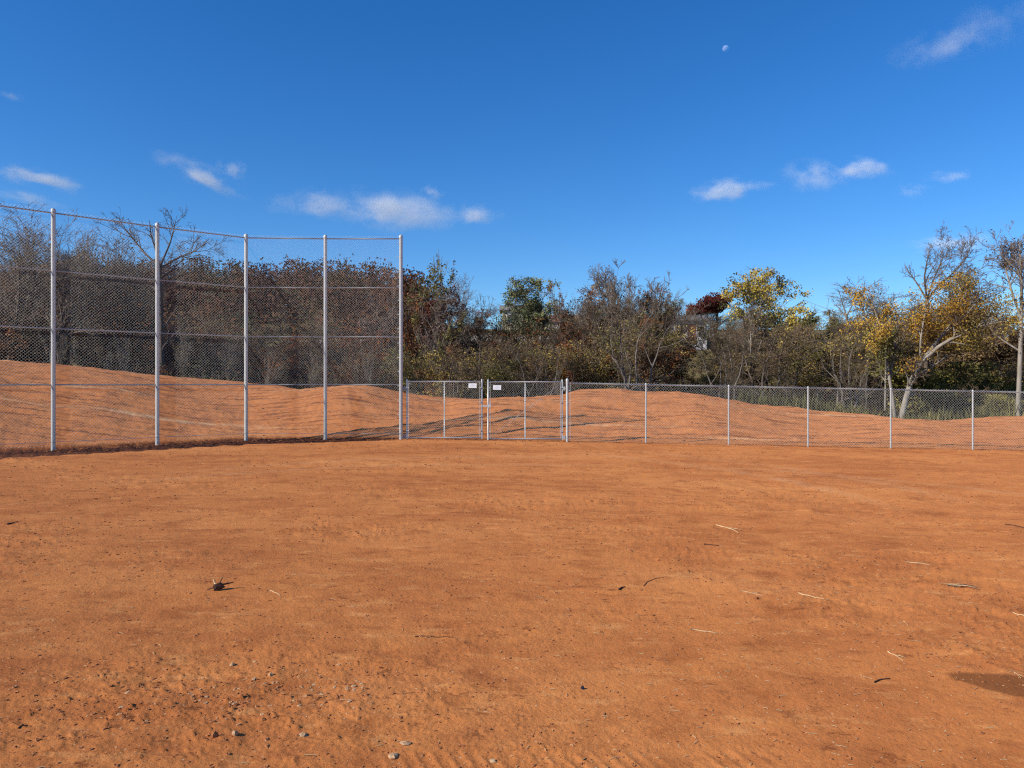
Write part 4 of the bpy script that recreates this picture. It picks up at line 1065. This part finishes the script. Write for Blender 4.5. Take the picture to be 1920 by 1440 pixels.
stick('stick', 'dark stick at the far right edge of the field', 1884, 984, 1926, 993, .013, 'stick_dark', .05)
stick('stick', 'short dark stick below the farthest pale stick', 1320, 1021, 1348, 1024, .011, 'stick_dark', .03)
stick('twig', 'short pale twig right of the dark woody clump', 504, 1107, 526, 1118, .006, 'stick_pale', .05)
stick('twig', 'short dark twig near the lower left corner', 34, 1367, 53, 1361, .006, 'stick_dark', .12, True)
stick('stick', 'dark chip of wood at the left edge of the field', 13, 984, 34, 979, .015, 'stick_dark', .03)
stick('twig', 'pale twig lying in the damp patch', 1901, 1261, 1913, 1273, .005, 'stick_pale', .05, True)
stick('twig', 'pale splinter at the bottom centre of the picture', 905, 1335, 921, 1337, .004, 'stick_pale', .03)
stick('twig', 'thin pale straw crossing the right foreground above the wishbone twig', 1695, 1165, 1703, 1174, .004, 'stick_pale', .05)
stick('stick', 'stubby dark chip left of the bent dark twig', 1160, 1106, 1172, 1101, .012, 'stick_dark', .05)

def rock_mesh(seed, sub=2, flat=0.6):
    rng = np.random.default_rng(seed)
    n, k = 6, 9
    th = np.linspace(0.02, math.pi - 0.02, n); ph = np.arange(k) / k * 2 * math.pi
    T_, P_ = np.meshgrid(th, ph, indexing='ij')
    r = 1 + rng.normal(size=T_.shape) * 0.16
    V = np.stack([r * np.sin(T_) * np.cos(P_), r * np.sin(T_) * np.sin(P_) * 0.8, r * np.cos(T_) * flat], -1).reshape(-1, 3)
    F = [(i*k + j, (i+1)*k + j, (i+1)*k + (j+1) % k, i*k + (j+1) % k) for i in range(n-1) for j in range(k)]
    return V, np.array(F)

def stone(label, x, y, s, mat, seed, flat=0.6, name='stone', cat='stone'):
    s *= 0.78; p = on_ground(x, y); V, F = rock_mesh(seed, 2, flat)
    o = link(name, raw_mesh(name, V * s, F, [M[mat]], smooth=False), None, p + Vector((0, 0, s * flat * 0.45)))
    o.rotation_euler = (0, 0, seed * 1.7); return tag(o, label, cat, 'stones and clods on the dirt')
stone('pale flat stone in the lower left foreground', 568, 1379, .033, 'stone', 1, .3)
stone('tan flat stone left of the bottom centre, the upper of two', 760, 1396, .034, 'stone', 2, .35)
stone('tan flat stone left of the bottom centre, the lower of two', 737, 1419, .036, 'stone', 3, .3)
stone('pale stone at the upper left rim of the broken ground', 508, 1266, .020, 'stone', 4)
stone('pale stone among the broken clods left of centre', 440, 1377, .024, 'stone', 5)
stone('dark clod standing up left of the pale stones', 403, 1381, .022, 'clod', 6, .9, 'clod', 'clod')
stone('pale lens-shaped chip at the very bottom centre', 924, 1427, .026, 'stick_pale', 7, .25, 'wood_chip', 'chip')
stone('small blue-black scrap in the foreground right of centre', 1092, 1292, .016, 'bluebit', 8, .9, 'scrap', 'scrap')
stone('dark clod beside the thin pale forked twig', 1417, 1123, .026, 'clod', 9, .7, 'clod', 'clod')
stone('pinkish stone left of the broken ground', 436, 1247, .022, 'stone', 10)

# woody clump
p = on_ground(409, 1107)
cl = thing('root_clump', 'dark woody root clump with pale torn end left of centre', 'root', tuple(p))
V, F = rock_mesh(21, 2, .8)
link('root_body', raw_mesh('root_body', V * np.array([.05, .03, .034]), F, [M['stick_dark']], smooth=False), cl, (0, 0, .03)).rotation_euler = (0, 0, .7)
for i, (q, r, mm) in enumerate((((-.02, 0, .05, -.04, .0, .09), .008, 'stick_pale'), ((.02, .02, .04, .10, .06, .05), .008, 'stick_dark'), ((.0, .0, .04, .03, .02, .10), .006, 'stick_dark'), ((-.03, -.02, .03, -.08, -.03, .012), .007, 'stick_dark'))):
    m = MB(); m.tube([q[:3], [(q[j] + q[j + 3]) / 2 for j in range(3)], q[3:]], [r, r * .8, r * .5], 6); m.build('root_stub', M[mm], cl, smooth=True)

# straw bundle
p = on_ground(1799, 1099)
sb = thing('straw_wisp', 'frayed white wisp of straw at the right of the field', 'straw', tuple(p))
for i in range(9):
    a = rnd.uniform(-.5, .5); l = rnd.uniform(.05, .11); o_ = (rnd.uniform(-.05, .05), rnd.uniform(-.03, .03))
    m = MB(); m.tube([(o_[0] - l * math.cos(a), o_[1] - l * math.sin(a), .006), (o_[0], o_[1], .016), (o_[0] + l * math.cos(a), o_[1] + l * math.sin(a), .006)], .0035, 4)
    m.build('straw', M['stick_pale'], sb, smooth=True)

def scatter():
    """countless small clods, grit and straw on the dirt"""
    rng = np.random.default_rng(3)
    V0, F0 = [], []
    shapes = []
    for s in range(6):
        V = np.array([(1,0,0),(0,1,0),(-1,0,0),(0,-1,0),(.0,.0,1),(.5,.5,.5),(-.5,.5,.6),(-.5,-.5,.5),(.5,-.5,.6)], float)
        V = V * (1 + rng.normal(size=V.shape) * 0.22)
        F = np.array([(0,1,5,0),(0,5,8,3),(1,2,6,5),(2,3,7,6),(3,8,7,7),(5,6,4,8),(6,7,8,4)])
        F = np.array([(0,1,5,8),(1,2,6,5),(2,3,7,6),(3,0,8,7),(5,6,7,8)])
        shapes.append((V[:9], F))
    def put(pts, size, name, mat, label, squash):
        Vs, Fs = [], []; n0 = 0
        for i, (x, y) in enumerate(pts):
            V, F = shapes[i % 6]; s = size[i]; a = rng.random() * 6.28
            c, d = math.cos(a), math.sin(a)
            q = V * s * np.array([1, rng.uniform(.6, 1), squash])
            q = np.stack([q[:, 0] * c - q[:, 1] * d + x, q[:, 0] * d + q[:, 1] * c + y, q[:, 2] + surf(x, y) - s * .12], 1)
            Vs.append(q); Fs.append(F + n0); n0 += len(q)
        o = link(name, raw_mesh(name, np.vstack(Vs), np.vstack(Fs), [M[mat]], smooth=False)); tag(o, label, name, kind='stuff')
    def spread(n, y0, y1, edge=0.72):
        y = y0 * (y1 / y0) ** rng.random(n); x = rng.uniform(-edge, edge, n) * y
        return np.stack([x, y], 1)
    a = spread(30000, 2.9, 22.5)
    keep = fbm(a[:, 0] * .55 + 3, a[:, 1] * .8, 41, 4) + rng.random(len(a)) * .5 > 0.74
    a = a[keep]
    b = np.stack([rng.normal(-1.5, .6, 700), rng.normal(4.1, .32, 700)], 1)
    b2 = np.stack([rng.normal(-2.5, .4, 160), rng.normal(4.0, .3, 160)], 1)
    e = np.stack([rng.uniform(-13, 14, 900), np.zeros(900)], 1)
    e[:, 1] = np.array([float(fence_depth(np.array(x / 23.0))) for x in e[:, 0]]) + rng.normal(-.15, .22, 900)
    wing = e[:, 0] < -8
    e[wing, 1] = np.interp(e[wing, 0], BASE_X, BASE_Y) + rng.normal(-.2, .3, wing.sum())
    bk = np.stack([rng.uniform(-17, 21, 800), rng.uniform(23.8, 33, 800)], 1)
    bk = bk[(bk[:, 1] > np.interp(bk[:, 0], BASE_X, BASE_Y) + .4) & (fbm(bk[:, 0] * .5, bk[:, 1] * .5, 91, 3) > .48)]
    pts = np.vstack([a, b, b2, e, bk])
    sz = np.concatenate([(.003 + .011 * rng.random(len(a)) ** 3.5) * (0.65 + a[:, 1] / 9), .003 + .015 * rng.random(860) ** 4, .012 + .035 * rng.random(900) ** 3, .018 + .06 * rng.random(len(bk)) ** 3])
    put(pts, sz, 'clods', 'clod', 'small clay clods strewn over the red dirt', .8)
    c = spread(4200, 2.9, 21)
    g = np.stack([rng.normal(-1.35, .4, 200), rng.normal(4.2, .22, 200)], 1)
    g2 = np.stack([rng.uniform(-13, 15, 110), np.zeros(110)], 1); g2[:, 1] = np.interp(g2[:, 0], BASE_X + [16], BASE_Y + [23.25]) + rng.normal(-.25, .25, 110)
    pts = np.vstack([c, g, g2]); sz = np.concatenate([(.0026 + .006 * rng.random(4200) ** 3) * (0.7 + c[:, 1] / 10), .004 + .014 * rng.random(200) ** 2.5, .012 + .025 * rng.random(110) ** 2])
    put(pts, sz, 'gravel', 'stone', 'pale grit and pebbles strewn over the red dirt', .6)
    # straw
    n = 900
    q = spread(n, 2.9, 17)
    q[:450, 0] = np.abs(q[:450, 0])
    ln = .012 + .045 * rng.random(n) ** 2.2; an = rng.normal(.15, .7, n)
    P = np.zeros((n, 3, 3))
    for i in range(n):
        for k, t in enumerate((-.5, 0, .5)):
            x = q[i, 0] + math.cos(an[i]) * ln[i] * t; y = q[i, 1] + math.sin(an[i]) * ln[i] * t
            P[i, k] = (x, y, surf(x, y) + .003 + (.002 if k == 1 else 0))
    V, F = tubes(P, np.full((n, 3), .0019), 3)
    o = link('straw_litter', raw_mesh('straw_litter', V, F, [M['stick_pale']])); tag(o, 'pale bits of straw strewn over the red dirt', 'straw', kind='stuff')
scatter()

# ------------------------------------------------------------------ moon and clouds
def moon():
    t = NT('moon through daylight sky')
    P = t.coords('Object'); v = t.noise(P, 0.16, 3, 0.5)
    d = t.new('ShaderNodeBsdfDiffuse'); t.link(t.ramp(v, [(0.38, 0.08), (0.6, 0.19)]), d.inputs['Color'])
    tr = t.new('ShaderNodeBsdfTransparent')
    ad = t.new('ShaderNodeAddShader'); t.link(d.outputs[0], ad.inputs[0]); t.link(tr.outputs[0], ad.inputs[1])
    ge = t.new('ShaderNodeNewGeometry'); mx = t.new('ShaderNodeMixShader')
    t.link(ge.outputs['Backfacing'], mx.inputs[0]); t.link(ad.outputs[0], mx.inputs[1]); t.link(tr.outputs[0], mx.inputs[2])
    t.link(mx.outputs[0], t.out.inputs['Surface'])
    D_ = 4000; c = px(1361, 91.5, D_)
    m = MB(); rr = 6.3 * D_ / F_PX
    a = np.linspace(-math.pi/2, math.pi/2, 25)
    m.lathe([(max(.01, rr * math.cos(q)), rr * math.sin(q)) for q in a], 32)
    o = m.build('moon', t.m, None, Vector(c), smooth=True); tag(o, 'pale daytime half moon high in the blue sky', 'moon')
moon()

def mat_cloud():
    t = NT('cloud vapour')
    P = t.coords('Object')
    oi = t.new('ShaderNodeObjectInfo')
    rn = t.math('MULTIPLY', oi.outputs['Random'], 60.0)
    sh = t.new('ShaderNodeVectorMath'); sh.operation = 'ADD'; t.link(P, sh.inputs[0])
    cmb = t.new('ShaderNodeCombineXYZ'); t.link(rn, cmb.inputs[0]); t.link(rn, cmb.inputs[2]); t.link(cmb.outputs[0], sh.inputs[1])
    ln = t.new('ShaderNodeVectorMath'); ln.operation = 'LENGTH'; t.link(P, ln.inputs[0])
    n1 = t.noise(t.scaled(sh.outputs[0], (1.5, 1.3, 0.75)), 1.5, 7, 0.6)
    body = t.math('SUBTRACT', 1.0, ln.outputs['Value'])
    v = t.math('ADD', body, t.math('MULTIPLY', t.math('SUBTRACT', n1, 0.575), 4.4))
    v = t.math('MULTIPLY', t.math('MAXIMUM', v, 0.0), t.ramp(ln.outputs['Value'], [(0.35, 1.0), (0.95, 0.0)]))
    sc = t.new('ShaderNodeSeparateColor'); t.link(oi.outputs['Color'], sc.inputs[0])
    den = t.math('MULTIPLY', v, sc.outputs[0])
    vol = t.new('ShaderNodeVolumePrincipled')
    vol.inputs['Color'].default_value = (1, 1, 1, 1); vol.inputs['Anisotropy'].default_value = -0.25
    t.link(den, vol.inputs['Density']); t.link(vol.outputs[0], t.out.inputs['Volume'])
    return t.m
CL = mat_cloud()
prof = [(max(.001, math.cos(q)), math.sin(q)) for q in np.linspace(-math.pi/2, math.pi/2, 11)]
cb = MB(); cb.lathe(prof, 20)
CLM = raw_mesh('cloud', np.vstack(cb.V), np.vstack(cb.F), [CL])
def cloud(label, cx, cy, hw, hh, rot, dens, group='small clouds low in the sky'):
    D_ = 1600; k = D_ / F_PX
    o = link('cloud', CLM, None, Vector(px(cx, cy, D_)))
    o.scale = (hw * k * 1.25, hw * k * 0.9, hh * k * 1.35)
    o.rotation_euler = (0, math.radians(rot), 0)
    o.color = (dens, 0, 0, 1)
    tag(o, label, 'cloud', group)
Q = 0.011
cloud('long thin white cloud at the left edge, the upper of two', 75, 336, 95, 17, 9, Q * 1.2)
cloud('faint cloud streak at the left edge just above the backstop rail', 50, 372, 85, 14, 12, Q * .7)
cloud('slanting white cloud left of centre above the backstop', 380, 330, 100, 22, 21, Q * 1.2)
cloud('small white puff on top of the slanting cloud', 436, 316, 30, 18, 12, Q * 2.2)
cloud('thin cloud left of the widest cloud', 596, 384, 95, 24, -2, Q * .95)
cloud('widest grey-white cloud above the right end of the backstop', 735, 396, 140, 34, 3, Q * 1.3)
cloud('tiny puff above the widest cloud', 812, 360, 25, 13, 8, Q * 2.2)
cloud('small cloud right of the widest cloud', 885, 401, 58, 19, 5, Q * 1.6)
cloud('bright flat cloud left in the row on the right', 1360, 357, 74, 21, 0, Q * 1.7)
cloud('faint tail right of the bright flat cloud', 1420, 347, 38, 8, 0, Q * .9)
cloud('greyish cloud in the middle of the row on the right', 1528, 330, 70, 26, 4, Q * 1.1)
cloud('bright cloud right of the greyish one', 1618, 317, 66, 19, 3, Q * 1.5)
cloud('faint little cloud at the right end of the row', 1775, 330, 46, 13, 0, Q * 1.0)
cloud('faint little cloud below the right end of the row', 1710, 358, 32, 14, 0, Q * 1.0)
cloud('wispy cloud near the top right corner, the lower left of two', 1765, 84, 95, 30, -12, Q * .42, 'wispy clouds high in the sky')
cloud('wispy cloud in the top right corner, the upper right of two', 1858, 52, 85, 46, -22, Q * .26, 'wispy clouds high in the sky')
cloud('small faint wisp at the left edge high above the backstop', 20, 181, 30, 9, 8, Q * .8, 'wispy clouds high in the sky')
cloud('faint pinkish cloud bank low above the right woods', 1785, 456, 80, 18, 0, Q * 1.0)

# repeats that still share a label are told apart by their order from left to right
same = {}
for o in C.objects:
    if o.parent is None and 'label' in o.keys() and o.get('kind') is None: same.setdefault(o['label'], []).append(o)
ORD = ['first', 'second', 'third', 'fourth', 'fifth', 'sixth', 'seventh', 'eighth', 'ninth', 'tenth', 'eleventh', 'twelfth', 'thirteenth', 'fourteenth']
for lab, os_ in same.items():
    if len(os_) < 2: continue
    os_.sort(key=lambda o: o.location.x / max(o.location.y, 1))
    for i, o in enumerate(os_):
        o['label'] = lab + (', the left one' if i == 0 else ', the right one') if len(os_) == 2 else lab + (', the middle one' if len(os_) == 3 and i == 1 else ', the left one' if len(os_) == 3 and i == 0 else ', the right one' if len(os_) == 3 else ', ' + ORD[i] + ' from left')
